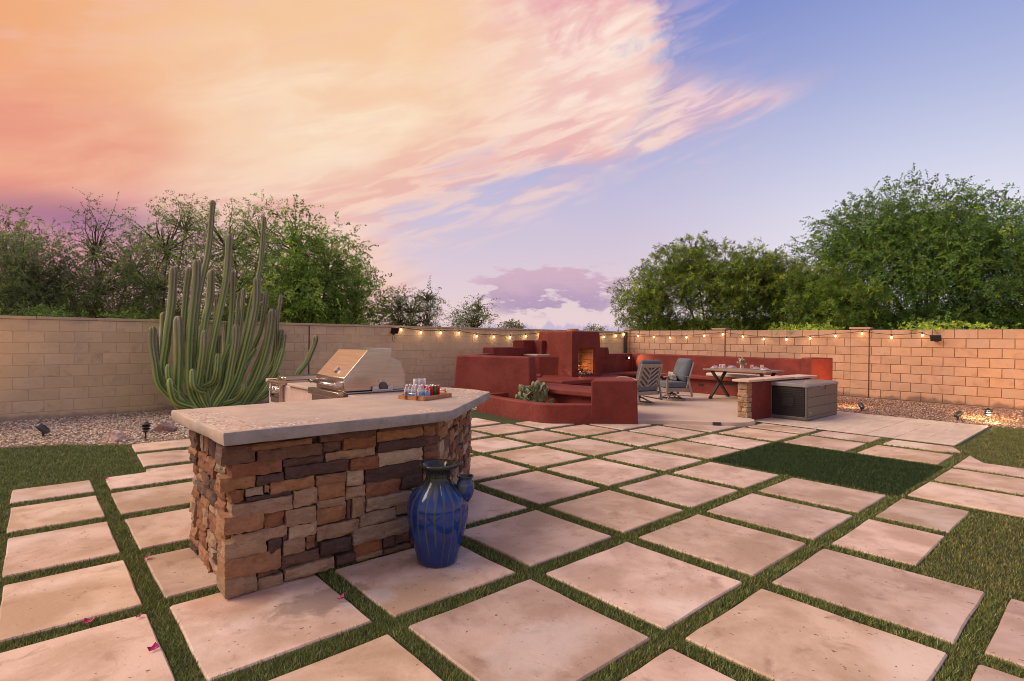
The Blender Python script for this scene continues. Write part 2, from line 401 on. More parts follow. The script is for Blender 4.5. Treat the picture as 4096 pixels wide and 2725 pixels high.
M_['rockg'] = mat('grey_brown_rock', [(.17, .175, .19), (.28, .11, .075), (.33, .32, .33)], 7, .8, .012, 24, coord='obj')
M_['rockw'] = mat('pale_rock', [(.46, .40, .36), (.38, .21, .16), (.52, .46, .42)], 6, .8, .012, 24, coord='obj')
M_['petal'] = mat('magenta_petal', [(.52, .012, .17), (.38, .006, .12)], 30, .6)
M_['dryleaf'] = mat('dry_leaf', [(.42, .18, .08), (.30, .12, .05)], 30, .8)
M_['firebrick'] = mat('firebrick', [(.46, .29, .165), (.54, .36, .22), (.36, .21, .12)], 9, .9, .002, 80, rv=.10)
M_['soot'] = mat('soot', [(.035, .026, .022)], rough=.95)
M_['log'] = mat('charred_log', [(.12, .085, .07), (.055, .042, .038), (.24, .2, .18)], 16, .9, .01, 30)
M_['terra'] = mat('terracotta', [(.46, .215, .115), (.52, .27, .155), (.36, .17, .10)], 6, .85, .002, 60)
M_['cap'] = mat('flagstone', [(.52, .36, .28), (.60, .46, .37), (.44, .28, .21)], 6, .8, .006, 30, rv=.08)
M_['fglass'] = mat('fire_glass', [(.10, .13, .16), (.3, .36, .42)], 60, .2)
M_['flame'] = mat('flame', [(1, .35, .05)], emit=(1, .33, .05), emst=9)
M_['bulb'] = mat('lit_bulb', [(1, .8, .4)], emit=(1, .66, .26), emst=6)
M_['led'] = mat('lit_lens', [(1, .9, .7)], emit=(1, .80, .48), emst=14)
M_['lampglass'] = mat('lamp_glass', [(.6, .62, .5)], rough=.4, emit=(1, .86, .5), emst=2.6)
M_['lampoff'] = mat('lamp_glass_unlit', [(.22, .22, .20)], rough=.3)
M_['solar'] = mat('solar_cell', [(.012, .014, .022)], rough=.25)
M_['plate'] = mat('white_plate', [(.6, .55, .53)], rough=.5)
def glassy(name, tint, ro, a):
    m = bpy.data.materials.new(name); m.use_nodes = True; nt = m.node_tree; nt.nodes.clear()
    o = nt.nodes.new('ShaderNodeOutputMaterial'); t = nt.nodes.new('ShaderNodeBsdfTransparent'); g = nt.nodes.new('ShaderNodeBsdfPrincipled')
    g.inputs['Base Color'].default_value = tuple(tint)+(1,); g.inputs['Roughness'].default_value = ro
    t.inputs[0].default_value = (.97, .97, .97, 1); mx = nt.nodes.new('ShaderNodeMixShader'); lw = nt.nodes.new('ShaderNodeLayerWeight'); lw.inputs[0].default_value = .35
    X.nt = nt; f = X.m('ADD', X(lw.outputs['Facing'])*(.75), a, clamp=True)
    nt.links.new(f.s, mx.inputs[0]); nt.links.new(t.outputs[0], mx.inputs[1]); nt.links.new(g.outputs[0], mx.inputs[2]); nt.links.new(mx.outputs[0], o.inputs[0]); return m
M_['clear'] = glassy('clear_plastic', (.78, .76, .8), .08, .10)
M_['glass'] = glassy('clear_glass', (.86, .82, .88), .05, .12)
M_['label'] = mat('blue_label', [(.12, .42, .82)], rough=.4)
M_['canred'] = mat('can_red', [(.50, .006, .02)], rough=.28, metal=.35)
M_['cangrn'] = mat('can_green', [(.01, .26, .07)], rough=.28, metal=.35)
M_['ink'] = mat('dark_ink', [(.012, .010, .012)], rough=.5)
# glazed jar: drips run down the blue body
def jar_mat(zo=0):
    m = bpy.data.materials.new('blue_drip_glaze'); m.use_nodes = True; nt = m.node_tree; nt.nodes.clear(); X.nt = nt
    o = nt.nodes.new('ShaderNodeOutputMaterial'); b = nt.nodes.new('ShaderNodeBsdfPrincipled'); nt.links.new(b.outputs[0], o.inputs[0])
    tc = nt.nodes.new('ShaderNodeTexCoord'); sp = nt.nodes.new('ShaderNodeSeparateXYZ'); nt.links.new(tc.outputs['Object'], sp.inputs[0])
    x, y, z = (X(sp.outputs[i]) for i in range(3)); z = z + zo; t = X.m('ARCTAN2', y, x)
    wob = (nz(comb(t*1.2, z*5, 0), 1.0, 3) - .5)*.10
    ring = comb(X.m('COSINE', t)*1, X.m('SINE', t)*1, 0)
    c = X.m('FRACT', (t/(2*pi) + wob*.3)*21 + 40)
    idx = X.m('FLOOR', (t/(2*pi) + wob*.3)*21 + 40)
    wn = nt.nodes.new('ShaderNodeTexWhiteNoise'); wn.noise_dimensions = '1D'; nt.links.new(idx.s, wn.inputs['W']); rv = X(wn.outputs[0])
    d = X.m('ABSOLUTE', c - .5)
    wdt = rv*rv*.16 + .025 + ss(z, .42, .56)*.26
    drip = X.m('LESS_THAN', d, wdt)*ss(z - rv*.6 + .12, -.03, .03)
    dsoft = ss(d - wdt, .07, -.02)*ss(z - rv*.60 + .22, -.04, .05)
    core = ss(d - wdt*.55, .05, -.02)*ss(z - rv*.60 + .22, -.04, .05)
    n2 = nz(tc.outputs['Object'], 6, 4)
    blue = mixc(ss(n2, .35, .65), (.008, .028, .165, 1), (.014, .050, .24, 1))
    blue = mixc(ss(z, .25, .0)*.7, blue, (.008, .026, .13, 1))
    col = mixc(dsoft*.6, blue, (.05, .11, .17, 1))
    col = mixc(core*.75, col, (.075, .078, .035, 1))
    col = mixc(ss(z + wob, .505, .575), col, (.020, .028, .024, 1))
    lip = ss(z, .655, .675); col = mixc(lip*.6, col, (.05, .036, .026, 1))
    nt.links.new(col, b.inputs['Base Color']); b.inputs['Roughness'].default_value = .09; b.inputs['Specular IOR Level'].default_value = .45
    b.inputs['Coat Weight'].default_value = .1; b.inputs['Coat Roughness'].default_value = .06
    bn = nt.nodes.new('ShaderNodeBump'); bn.inputs['Distance'].default_value = .004; bn.inputs['Strength'].default_value = .6
    nt.links.new((dsoft + nz(tc.outputs['Object'], 25, 3)*.3).s, bn.inputs['Height']); nt.links.new(bn.outputs[0], b.inputs['Normal'])
    return m
M_['jar'] = jar_mat(); M_['jarcup'] = jar_mat(-.045)

# ================================================================== ground
g = MB(); g.add([(-400, -400, -.09), (400, -400, -.09), (400, 400, -.09), (-400, 400, -.09)], [(0, 1, 2, 3)])
struct(part('ground', g, M_['soil']))
g = MB(); g.add([(-6, -4, -.018), (13.9, -4, -.018), (13.9, 9.7, -.018), (7.3, 9.7, -.018), (7.3, 9.56, -.018), (1.12, 9.56, -.018), (.76, 9.78, -.018), (.41, 10.07, -.018), (.06, 10.22, -.018), (-.28, 10.32, -.018), (-1, 10.4, -.018), (-3, 10.3, -.018), (-6, 9.8, -.018)], [tuple(range(13))])
struct(part('turf_base', g, M_['turfbase']))

def in_poly(P, x, y):
    c = np.zeros(x.shape, bool); n = len(P)
    for i in range(n):
        x1, y1 = P[i]; x2, y2 = P[(i+1) % n]
        if y1 == y2: continue
        k = ((y1 > y) != (y2 > y)) & (x < (x2-x1)*(y-y1)/(y2-y1)+x1); c ^= k
    return c
# ---- paving slabs laid in the turf
slabs = []
cols = [(.63, 1.47), (1.57, 2.49), (2.63, 3.525), (3.68, 4.58), (4.73, 5.645), (5.79, 6.66), (6.84, 7.72), (7.85, 8.70), (8.88, 9.79), (9.97, 10.58)]
rows = [(-.42, .50), (.62, 1.572), (1.69, 2.622), (2.765, 3.64), (3.755, 4.72), (4.84, 5.81), (5.94, 6.74), (6.89, 7.65), (7.85, 8.62), (8.85, 9.5)]
for i, (x0, x1) in enumerate(cols):
    for j, (y0, y1) in enumerate(rows):
        if i >= 5 and j <= 1: continue
        if i == 4 and j <= 1: continue
        if i in (6, 7) and j in (2, 3): continue          # the dark turf inlay
        if i == 0 and j in (7, 8, 9): continue
        if i == 0 and j == 3: y0, y1 = 2.80, 3.715
        if i == 0 and j == 4: y0, y1 = 3.84, 4.64
        if i == 0 and j == 5: y0, y1 = 4.84, 5.70
        if i == 0 and j == 6: y0, y1 = 5.88, 6.72
        if i == 1 and j == 3: y1 = 3.58
        if i in (8, 9) and j >= 6 or i == 7 and j >= 7: continue
        if i == 9 and j == 2: continue
        if i >= 6 and j >= 8 or i >= 5 and j >= 9: continue
        if i == 0: x1 = {2: 1.45, 3: 1.45}.get(j, 1.56)
        slabs.append([(x0, y0), (x1, y0), (x1, y1), (x0, y1)])
for y0, y1 in ((1.69, 2.65), (2.79, 3.69), (3.835, 4.675), (4.84, 5.72), (5.90, 6.72), (6.89, 7.45)):
    slabs.append([(-.115, y0), (.515, y0), (.515, y1), (-.105, y1)])
slabs += [[(.64, 6.88), (1.56, 6.88), (1.56, 7.65), (1.05, 7.66), (1.03, 7.49), (.65, 7.47)], [(1.05, 7.83), (1.59, 7.83), (1.59, 8.65), (1.09, 8.67)],
          [(1.1, 8.85), (1.585, 8.85), (1.585, 9.50), (1.13, 9.50)],
          [(4.74, 1.02), (5.64, 1.02), (5.65, 1.57), (4.74, 1.57)], [(5.79, 1.02), (6.65, 1.02), (6.66, 1.56), (5.80, 1.56)],
          [(6.80, -.42), (7.69, -.42), (7.70, 1.545), (6.87, 1.56)], [(7.85, -.42), (8.74, -.42), (8.75, 1.535), (7.86, 1.54)],
          [(8.90, -.42), (9.44, -.42), (9.455, 1.325), (9.92, 1.54), (8.86, 1.54)], [(9.98, 1.90), (10.11, 1.65), (10.56, 1.83), (10.55, 2.60), (9.98, 2.60)],
          [(.63, .62), (1.47, .62), (1.47, 1.58), (.63, 1.58)]]
pav = struct(part('paving', MB().add([(-.2, -.5, -.040), (-.1, -.5, -.040), (-.1, -.4, -.040)], [(0, 1, 2)]), M_['turfbase']))
def slab_mesh(poly, zt, th, wob, mt, bev=.008):
    n = len(poly); pts = []
    for i in range(n):
        a = Vector(poly[i]); b = Vector(poly[(i+1) % n]); L = (b-a).length; k = max(1, int(L/.12))
        nr = Vector(((b-a).y, -(b-a).x)).normalized()
        for q in range(k):
            p = a + (b-a)*(q/k)
            w = (mnoise.noise(Vector((p.x*2.1, p.y*2.1, 3)))*.75 + mnoise.noise(Vector((p.x*7, p.y*7, 1)))*.4)*wob if q else 0
            p = p + nr*w
            if q == 0:                                   # soften the corners a little
                a0 = Vector(poly[i-1]); pts.append(p + (a0-a).normalized()*.007); pts.append(p + (b-a).normalized()*.007)
            else: pts.append(p)
    c = sum(pts, Vector((0, 0)))/len(pts); m = len(pts)
    inn = [p + (c-p).normalized()*bev*1.2 for p in pts]
    V = [(p.x-c.x, p.y-c.y, -th) for p in pts] + [(p.x-c.x, p.y-c.y, -bev) for p in pts] + [(p.x-c.x, p.y-c.y, 0) for p in inn]
    F = [(i, (i+1) % m, m+(i+1) % m, m+i) for i in range(m)] + [(m+i, m+(i+1) % m, 2*m+(i+1) % m, 2*m+i) for i in range(m)] + [tuple(2*m+i for i in range(m))]
    mb = MB(); mb.v = V; mb.f = F
    return meshof(mb, 'paving_slab', mt), c
for P in slabs:
    me, c = slab_mesh(P, 0, .07, .012, M_['slab'])
    o = link('paving_slab', me, pav, (c.x, c.y, rnd.uniform(-.003, .003)))

# ---- travertine strip beside the storage box
tb = struct(part('travertine_terrace', MB().box(10.70, 13.66, 1.84, 5.02, -.07, -.006), M_['travertine'])); 
xs = 10.70; k = 0
while xs < 13.6:
    w = .50 if k % 2 == 0 else .42; x1 = min(xs+w, 13.68); y = 1.83; odd = k % 2
    while y < 4.95:
        h = (.78, .42)[odd % 2]; odd += 1; y1 = min(y+h, 5.04)
        if y1-y > .05:
            me, c = slab_mesh([(xs, y), (x1, y), (x1, y1), (xs, y1)], 0, .03, 0, M_['travertine'], .003)
            link('travertine_tile', me, tb, (c.x, c.y, .012 + rnd.uniform(-.0008, .0008)))
        y = y1 + .008
    xs = x1 + .008; k += 1

# ---- raised concrete patio
pt = [(8.45, 6.42), (8.66, 6.21), (8.90, 5.98), (9.10, 5.76), (9.31, 5.50), (9.50, 5.24), (9.70, 5.0), (9.90, 4.82), (10.08, 4.74), (10.26, 4.73), (10.44, 4.81), (10.62, 5.03), (14.6, 4.8), (14.9, 5.4), (14.9, 11.2), (10.4, 11.4), (8.5, 9.3)]
struct(part('patio', MB().prism(pt, -.05, .072), M_['patio'], bevel=.018, seg=3))

# ---- gravel
gl = [(-6, 9.7), (-3, 10.28), (-1, 10.38), (-.28, 10.3), (.06, 10.2), (.41, 10.05), (.76, 9.76), (1.12, 9.52), (8.2, 9.6), (8.2, 11.2), (10, 12.2), (17.4, 12.4), (17.4, 13.2), (-6, 13.2)]
gr = [(13.66, 5.3), (13.70, 1.86), (13.80, 1.3), (13.75, .4), (13.6, -1), (17.5, -1), (17.5, 5.6), (15.4, 5.3)]
struct(part('gravel_bed', MB().prism(gl, -.08, -.012), M_['peb_b']))
struct(part('gravel_bed', MB().prism(gr, -.08, -.010), M_['peb_r']))
def pebbles(name, poly, dens, pal, smin, smax, z=0, mound=None):
    xs = [p[0] for p in poly]; ys = [p[1] for p in poly]; A = (max(xs)-min(xs))*(max(ys)-min(ys)); N = int(A*dens)
    x = npr.uniform(min(xs), max(xs), N); y = npr.uniform(min(ys), max(ys), N); k = in_poly(poly, x, y); x = x[k]; y = y[k]; N = len(x)
    base = np.array([(1, 0, 0), (0, 1, 0), (-1, 0, 0), (0, -1, 0), (0, 0, 1), (0, 0, -1)], float)
    F0 = np.array([(0, 1, 4), (1, 2, 4), (2, 3, 4), (3, 0, 4), (1, 0, 5), (2, 1, 5), (3, 2, 5), (0, 3, 5)])
    V = np.repeat(base[None], N, 0)*npr.uniform(.65, 1.15, (N, 6, 1))
    V += npr.uniform(-.35, .35, (N, 6, 3))
    s = npr.uniform(smin, smax, N)*npr.uniform(.6, 1.0, N); V *= s[:, None, None]*np.array([1, .72, .5])
    t = npr.uniform(0, 2*pi, N); c, sn = np.cos(t)[:, None], np.sin(t)[:, None]
    vx = V[:, :, 0]*c - V[:, :, 1]*sn; vy = V[:, :, 0]*sn + V[:, :, 1]*c
    V = np.stack([vx + x[:, None], vy + y[:, None], V[:, :, 2] + z + s[:, None]*.25 + npr.uniform(-.006, .012, (N, 1))], 2)
    F = (F0[None] + (np.arange(N)*6)[:, None, None]).reshape(-1, 3)
    pal = np.array(pal); cc = pal[npr.integers(0, len(pal), N)]*npr.uniform(.75, 1.15, (N, 1)); cc = np.repeat(cc, 6, 0)
    return link(name, npmesh(name, V.reshape(-1, 3), F, M_['peb'], cc))
struct(pebbles('gravel', gl[:9] + [(8.2, 11.2), (10, 12.2), (17.4, 12.4), (17.4, 13.2), (-6, 13.2)], 950, [(.76, .63, .47), (.82, .71, .56), (.62, .49, .35), (.88, .81, .70), (.40, .29, .21), (.27, .22, .20), (.66, .42, .29), (.74, .62, .50)], .016, .034), 'stuff')
struct(pebbles('gravel', gr, 1100, [(.38, .22, .16), (.46, .30, .22), (.27, .155, .115), (.17, .10, .08), (.56, .41, .32), (.30, .20, .17)], .015, .032), 'stuff')

# ---- artificial turf: blades in the joints and lawns
def blades(name, dens_f, region_f, h, w, pal, bounds, zb=-.016, lean=1.0):
    x0, x1, y0, y1 = bounds; Vs = []; Cs = []
    dmax = 19000; N = int((x1-x0)*(y1-y0)*dmax)
    for ch in range(0, N, 600000):
        n = min(600000, N-ch); x = npr.uniform(x0, x1, n); y = npr.uniform(y0, y1, n); d = np.hypot(x, y)
        fwd = x*cy_ + y*sy_; side = x*sy_ - y*cy_
        k = (npr.random(n) < dens_f(d)/dmax) & (fwd > .3) & (np.abs(side) < fwd*1.15+1.2)
        x, y, d = x[k], y[k], d[k]; k = region_f(x, y); x, y, d = x[k], y[k], d[k]; n = len(x)
        if not n: continue
        t = npr.uniform(0, 2*pi, n); hh = h*npr.uniform(.6, 1.15, n); ww = w*np.clip(d/3.2, 1, 2.2)*npr.uniform(.7, 1.2, n)
        l = npr.uniform(.1, lean, n)*hh; a = npr.uniform(0, 2*pi, n)
        c_base = 1
        B1 = np.stack([x-np.cos(t)*ww/2, y-np.sin(t)*ww/2, np.full(n, zb)], 1); B2 = np.stack([x+np.cos(t)*ww/2, y+np.sin(t)*ww/2, np.full(n, zb)], 1)
        T = np.stack([x+np.cos(a)*l, y+np.sin(a)*l, zb+hh], 1)
        Vs.append(np.stack([B1, B2, T], 1).reshape(-1, 3))
        cl = np.sin(x*31+np.sin(y*23)*2)*np.sin(y*37+np.sin(x*19)*2)*.22+1; c = np.array(pal)[npr.integers(0, len(pal), n)]*npr.uniform(.55, 1.35, (n, 1))*cl[:, None]; Cs.append(np.repeat(c, 3, 0))
    V = np.concatenate(Vs); C_ = np.concatenate(Cs)
    return struct(link(name, npmesh(name, V, np.arange(len(V)).reshape(-1, 3), M_['blade'], C_)), 'stuff')
bar_poly = [(1.0, 3.64), (2.42, 3.64), (3.75, 5.0), (3.2, 5.6), (3.2, 7.4), (2.3, 7.4), (2.3, 4.9), (1.0, 4.75)]
red_poly = [(7.3, 9.5), (7.2, 7.5), (7.3, 7.2), (8.55, 6.15), (9.7, 6.8), (9.7, 9.9)]
lawn_edge = [(-6, 9.8), (-3, 10.3), (-1, 10.4), (-.28, 10.32), (.06, 10.22), (.41, 10.07), (.76, 9.78), (1.12, 9.56), (7.3, 9.56), (7.3, 9.7), (13.9, 9.7), (13.9, -4), (-6, -4)]
inlay = [(6.73, 1.61), (8.79, 1.60), (8.82, 3.71), (6.75, 3.72)]
big_turf = lambda x, y: ((x > 4.62) & (y < .98) & (x < 6.72)) | ((x > 9.5) & (y < 1.75)) | ((x < 1.0) & (y > 7.5)) | (x < -.14)
def free(x, y):
    k = in_poly(lawn_edge, x, y) & ~in_poly(bar_poly, x, y) & ~in_poly(red_poly, x, y) & ~in_poly(pt, x, y) & ~((x > 10.66) & (y > 1.86))
    for P in slabs:
        bx = [p[0] for p in P]; by = [p[1] for p in P]; e = -.008
        if len(P) == 4: k &= ~((x > min(bx)+e) & (x < max(bx)-e) & (y > min(by)+e) & (y < max(by)-e))
        else: k &= ~in_poly(P, x, y)
    return k
G1 = [(.15, .22, .05), (.20, .27, .07), (.10, .15, .038), (.32, .34, .16), (.17, .20, .055)]
G2 = [(.25, .235, .08), (.19, .20, .065), (.15, .185, .055), (.33, .30, .16)]
blades('grass_joints', lambda d: np.clip(19000*(3.1/np.maximum(d, .5))**1.5, 3500, 19000), lambda x, y: (~big_turf(x, y)) & free(x, y) & ~in_poly(inlay, x, y) & (x*.66 + y*.75 < 9.4), .029, .0046, G1+G2[:1], (-.2, 10.9, -.5, 9.6))
blades('grass_lawn', lambda d: np.clip(11000*(4.0/np.maximum(d, 2))**1.3, 3500, 12000), lambda x, y: big_turf(x, y) & free(x, y) & (x < 4), .027, .0045, G1, (-3.2, 1.1, 2.5, 10.4))
blades('grass_lawn', lambda d: np.clip(11000*(4.0/np.maximum(d, 2))**1.3, 3500, 12000), lambda x, y: big_turf(x, y) & free(x, y) & (x > 4), .027, .0046, G1[:2]+G2*2, (4.5, 13.9, -2.6, 1.8), lean=.8)
blades('turf_inlay', lambda d: 9000+d*0, lambda x, y: in_poly(inlay, x, y), .030, .004, [(.048, .082, .030), (.060, .10, .038), (.036, .064, .023)], (6.7, 8.85, 1.55, 3.75), lean=1.0)

# ================================================================== garden walls
_bl = {}
def block_mesh(L, Hh, T, mt, var):
    k = (round(L, 3), round(Hh, 3), mt.name, var)
    if k not in _bl:
        r = random.Random(str(k)); b = .006; V = []; hl, hh = (L/2-.0065, Hh/2-.0065) if 'clay' in mt.name else (L/2-.003, Hh/2-.003)
        j = lambda: r.uniform(-.0015, .0015)
        for z in (-hh, hh):
            for x in (-hl, hl): V.append((x+j(), 0, z+j()))
        F0 = [(-hl+b, -T, -hh+b), (hl-b, -T, -hh+b), (hl-b, -T, hh-b), (-hl+b, -T, hh-b)]
        V = [(-hl+j(), -T+b, -hh+j()), (hl+j(), -T+b, -hh+j()), (hl+j(), -T+b, hh+j()), (-hl+j(), -T+b, hh+j())]
        W = [(-hl, 0, -hh), (hl, 0, -hh), (hl, 0, hh), (-hl, 0, hh)]
        mb = MB(); mb.add(F0 + V + W, [(0, 1, 2, 3), (4, 5, 1, 0), (5, 6, 2, 1), (6, 7, 3, 2), (7, 4, 0, 3), (8, 9, 5, 4), (9, 10, 6, 5), (10, 11, 7, 6), (11, 8, 4, 7)])
        _bl[k] = meshof(mb, 'block', mt)
    return _bl[k]
def lay_blocks(root, course_z, s0, s1, L, proud, mt, place, breaks=(), limit=300, key=None, skip=()):
    items = []
    for ci in range(len(course_z)-1):
        za, zb = course_z[ci], course_z[ci+1]
        segs = [s0] + list(breaks) + [s1]
        for a, b in zip(segs[:-1], segs[1:]):
            s = a - (L/2 if ci % 2 else 0)
            while s < b - .02:
                p, q = max(s, a), min(s+L, b); s += L
                if q-p < .05: continue
                mid = (p+q)/2
                cuts = [(p, q)]
                for u, v in skip:
                    cuts = [c for (p_, q_) in cuts for c in ((p_, min(q_, u)), (max(p_, v), q_)) if c[1]-c[0] > .04] if any(p_ < v and q_ > u for p_, q_ in cuts) else cuts
                for p_, q_ in cuts: items.append(((p_+q_)/2, (za+zb)/2, q_-p_, zb-za))
    items.sort(key=key)
    rest = MB()
    for n, (s, z, l, h) in enumerate(items):
        me = block_mesh(l, h, proud, mt, rnd.randint(0, 2))
        loc, rz = place(s, z)
        if n < limit:
            o = link('block', me, root, Vector(loc)-root_loc(root)); o.rotation_euler = (0, 0, rz)
        else:
            mtx = Matrix.Translation(loc) @ Matrix.Rotation(rz, 4, 'Z')
            rest.add([mtx @ v.co for v in me.vertices], [tuple(p.vertices) for p in me.polygons])
    if rest.v: struct(part('blocks', rest, mt, root), 'stuff')
# left wall, running along y = 13.2
wl = thing('block_wall', 'long tan concrete block wall behind the tall cactus and the grill', 'wall', (5, 13.2, 0))
part('wall_core', MB().box(-6, 17.62, 13.2, 13.38, -.1, 1.828), M_['mortL'], wl)
zl = [-.075, .139, .353, .565, .779, .992, 1.205, 1.410, 1.612, 1.828]
lay_blocks(wl, zl, -6, 17.56, .43, .007, M_['blockL'], lambda s, z: ((s, 13.2, z), 0), breaks=(5.10,), key=lambda t: math.hypot(t[0], 13.2))
for i in range(27):
    a = -6 + i*.875; part('cap_block', MB().box(a+.003, min(a+.872, 17.58), 13.175, 13.41, 1.831, 1.882+rnd.uniform(-.002, .002)), M_['blockL'], wl, bevel=.004, seg=1)
part('control_joint', MB().box(5.085, 5.112, 13.188, 13.199, 0, 1.83), M_['ink'], wl)
# right wall, running along x = 17.5
wr = thing('block_wall', 'salmon concrete block wall with pilasters behind the long bench', 'wall', (17.5, 5, 0))
part('wall_core', MB().box(17.5, 17.68, -5, 13.195, -.1, 1.905), M_['mortR'], wr)
zr = [.03 + i*.2355 for i in range(9)]
pil = [(4.895, 5.350), (9.085, 9.515), (12.95, 13.17)]
lay_blocks(wr, zr, -4.88, 13.17, .452, .016, M_['blockR'], lambda s, z: ((17.5, s, z), -pi/2), key=lambda t: math.hypot(t[0]-2, 17.5), skip=pil)
for a, b in pil:
    part('pilaster_core', MB().box(17.462, 17.50, a+.006, b-.006, -.05, 1.93), M_['mortR'], wr)
    for i in range(8):
        me = block_mesh(b-a, .2355, .012, M_['blockR'], i % 3)
        o = link('pilaster_block', me, wr, Vector((17.462, (a+b)/2, zr[i]+.118))-root_loc(wr)); o.rotation_euler = (0, 0, -pi/2)
    part('pilaster_cap', MB().box(17.43, 17.70, a-.03, b+.03, 1.931, 1.985), M_['blockR'], wr, bevel=.005, seg=1)
part('footing', MB().box(17.44, 17.52, -5, 13.1, -.12, .026), M_['foot'], wr, bevel=.006)
part('corner_post', MB().box(17.38, 17.46, 13.06, 13.15, 0, 1.86), M_['steeld'], wr)

# ================================================================== red stucco seating area
ST = M_['stucco']
def stucco(name, mb, root, bevel=.035, mt=None, label=None):
    o = part(name, mb, mt or ST, root, bevel=bevel, seg=4, label=label)
    return o
def taper(poly, k, c=None):
    cx = sum(p[0] for p in poly)/len(poly); cy = sum(p[1] for p in poly)/len(poly)
    return [(cx+(x-cx)*k, cy+(y-cy)*k) for x, y in poly]
# planter
pl = thing('planter', 'low curved red stucco planter holding a prickly pear cactus', 'planter', (7.8, 7.8, 0))
outer = [(7.36, 9.52), (7.25, 9.0), (7.19, 8.3), (7.175, 7.75), (7.18, 7.5), (7.215, 7.30), (7.30, 7.16), (7.93, 6.64)]
inner = [(7.58, 9.40), (7.47, 8.95), (7.41, 8.3), (7.395, 7.75), (7.40, 7.52), (7.425, 7.41), (7.49, 7.30), (8.05, 6.82)]
mb = MB(); n = len(outer)
V = [(x, y, -.04) for x, y in outer] + [(x+.015, y, .355) for x, y in outer] + [(x, y, .355) for x, y in inner] + [(x, y, -.04) for x, y in inner]
F = []
for i in range(n-1):
    F += [(i, i+1, n+i+1, n+i)[::-1], (n+i, n+i+1, 2*n+i+1, 2*n+i)[::-1], (2*n+i, 2*n+i+1, 3*n+i+1, 3*n+i)[::-1]]
F += [(0, n, 2*n, 3*n)[::-1], (n-1, 2*n-1, 3*n-1, 4*n-1)]
mb.add(V, F); stucco('curb', mb, pl, .028)
stucco('curb_return', MB().prism([(7.37, 9.50), (7.56, 9.36), (8.10, 9.28), (8.02, 9.50)], -.04, .353), pl, .02)
part('planter_soil', MB().prism([(7.5, 9.3), (7.4, 7.6), (7.5, 7.3), (7.95, 6.9), (8.9, 7.4), (8.6, 9.2)], .0, .12), M_['soil'], pl)
# end pier + bench + tall back wall
be = thing('bench_wall', 'red stucco corner bench with a square end pier beside the planter', 'bench', (8.6, 7.4, 0))
stucco('end_pier', MB().prism([(7.86, 6.69), (8.54, 6.12), (9.26, 6.78), (8.62, 7.22)], -.04, .806, [(7.875, 6.70), (8.535, 6.145), (9.24, 6.79), (8.62, 7.20)]), be, .03)
stucco('bench_seat', MB().prism([(8.40, 7.12), (9.32, 6.95), (9.36, 8.02), (9.2, 9.1), (8.50, 9.3), (8.28, 8.30)], .41, .535), be, .035)
stucco('bench_base', MB().prism([(8.56, 7.1), (9.2, 7.0), (9.2, 8.0), (9.1, 9.0), (8.6, 9.2), (8.46, 8.3)], -.04, .408), be, .03)
stucco('tall_wall', MB().prism([(7.54, 10.68), (8.40, 8.86), (8.80, 8.98), (7.95, 10.95)], -.04, 1.165, [(7.60, 10.62), (8.385, 8.93), (8.62, 8.99), (7.86, 10.80)]), be, .04)
stucco('low_wall', MB().prism([(7.80, 10.80), (8.02, 10.66), (9.46, 11.52), (9.40, 11.78)], -.04, 1.155), be, .03)
# fireplace
fp = thing('outdoor_fireplace', 'stepped red stucco outdoor fireplace with a lit gas fire', 'fireplace', (11.5, 10.6, 0))
zt = 1.785; x0, x1, yf = 10.90, 12.11, 9.95; ox0, ox1, oz0, oz1 = 11.15, 11.85, .582, 1.297; fd = 10.52
O = [(x0-.02, yf-.03, .5), (x1+.02, yf-.03, .5), (12.42, 11.85, .5), (11.30, 11.85, .5), (x0+.015, yf+.02, zt), (x1-.05, yf+.02, zt), (12.30, 11.75, zt), (11.42, 11.75, zt)]
I = [(ox0, yf-.02, oz0), (ox1, yf-.02, oz0), (ox1, yf+.005, oz1), (ox0, yf+.005, oz1), (ox0, fd, oz0), (ox1, fd, oz0), (ox1, fd, oz1), (ox0, fd, oz1)]
mb = MB(); mb.add(O+I, [(0, 1, 9, 8), (1, 5, 10, 9), (5, 4, 11, 10), (4, 0, 8, 11), (1, 2, 6, 5), (2, 3, 7, 6), (3, 0, 4, 7), (4, 5, 6, 7), (3, 2, 1, 0),
                        (8, 9, 13, 12), (9, 10, 14, 13), (10, 11, 15, 14), (11, 8, 12, 15), (12, 13, 14, 15)])
stucco('chimney', mb, fp, .035)
fb = part('firebox', MB().box(ox0+.004, ox1-.004, yf+.05, fd-.006, oz0+.001, oz0+.012), M_['soot'], fp)
part('firebox_back', MB().box(ox0+.01, ox1-.01, fd-.03, fd-.012, oz0+.014, oz1-.01), M_['mortar'], fp)
part('firebox_side', MB().box(ox1-.024, ox1-.006, yf+.045, fd-.032, oz0+.014, oz1-.01), M_['mortar'], fp)
for r in range(7):
    zc = oz0+.014 + .1005*r
    for k in range(-1, 4):
        a = max(ox0+.012, ox0+.012+k*.215+(r % 2)*.107); b = min(ox1-.030, ox0+.012+k*.215+.208+(r % 2)*.107)
        if b-a > .02: part('brick', MB().box(a, b, fd-.040, fd-.031, zc+.002, zc+.096), M_['firebrick'], fp, bevel=.003, seg=1)
        a = max(yf+.05, yf+.05+k*.215+(r % 2)*.107); b = min(fd-.045, yf+.05+k*.215+.208+(r % 2)*.107)
        if b-a > .02: part('brick', MB().box(ox1-.034, ox1-.025, a, b, zc+.002, zc+.096), M_['firebrick'], fp, bevel=.003, seg=1)
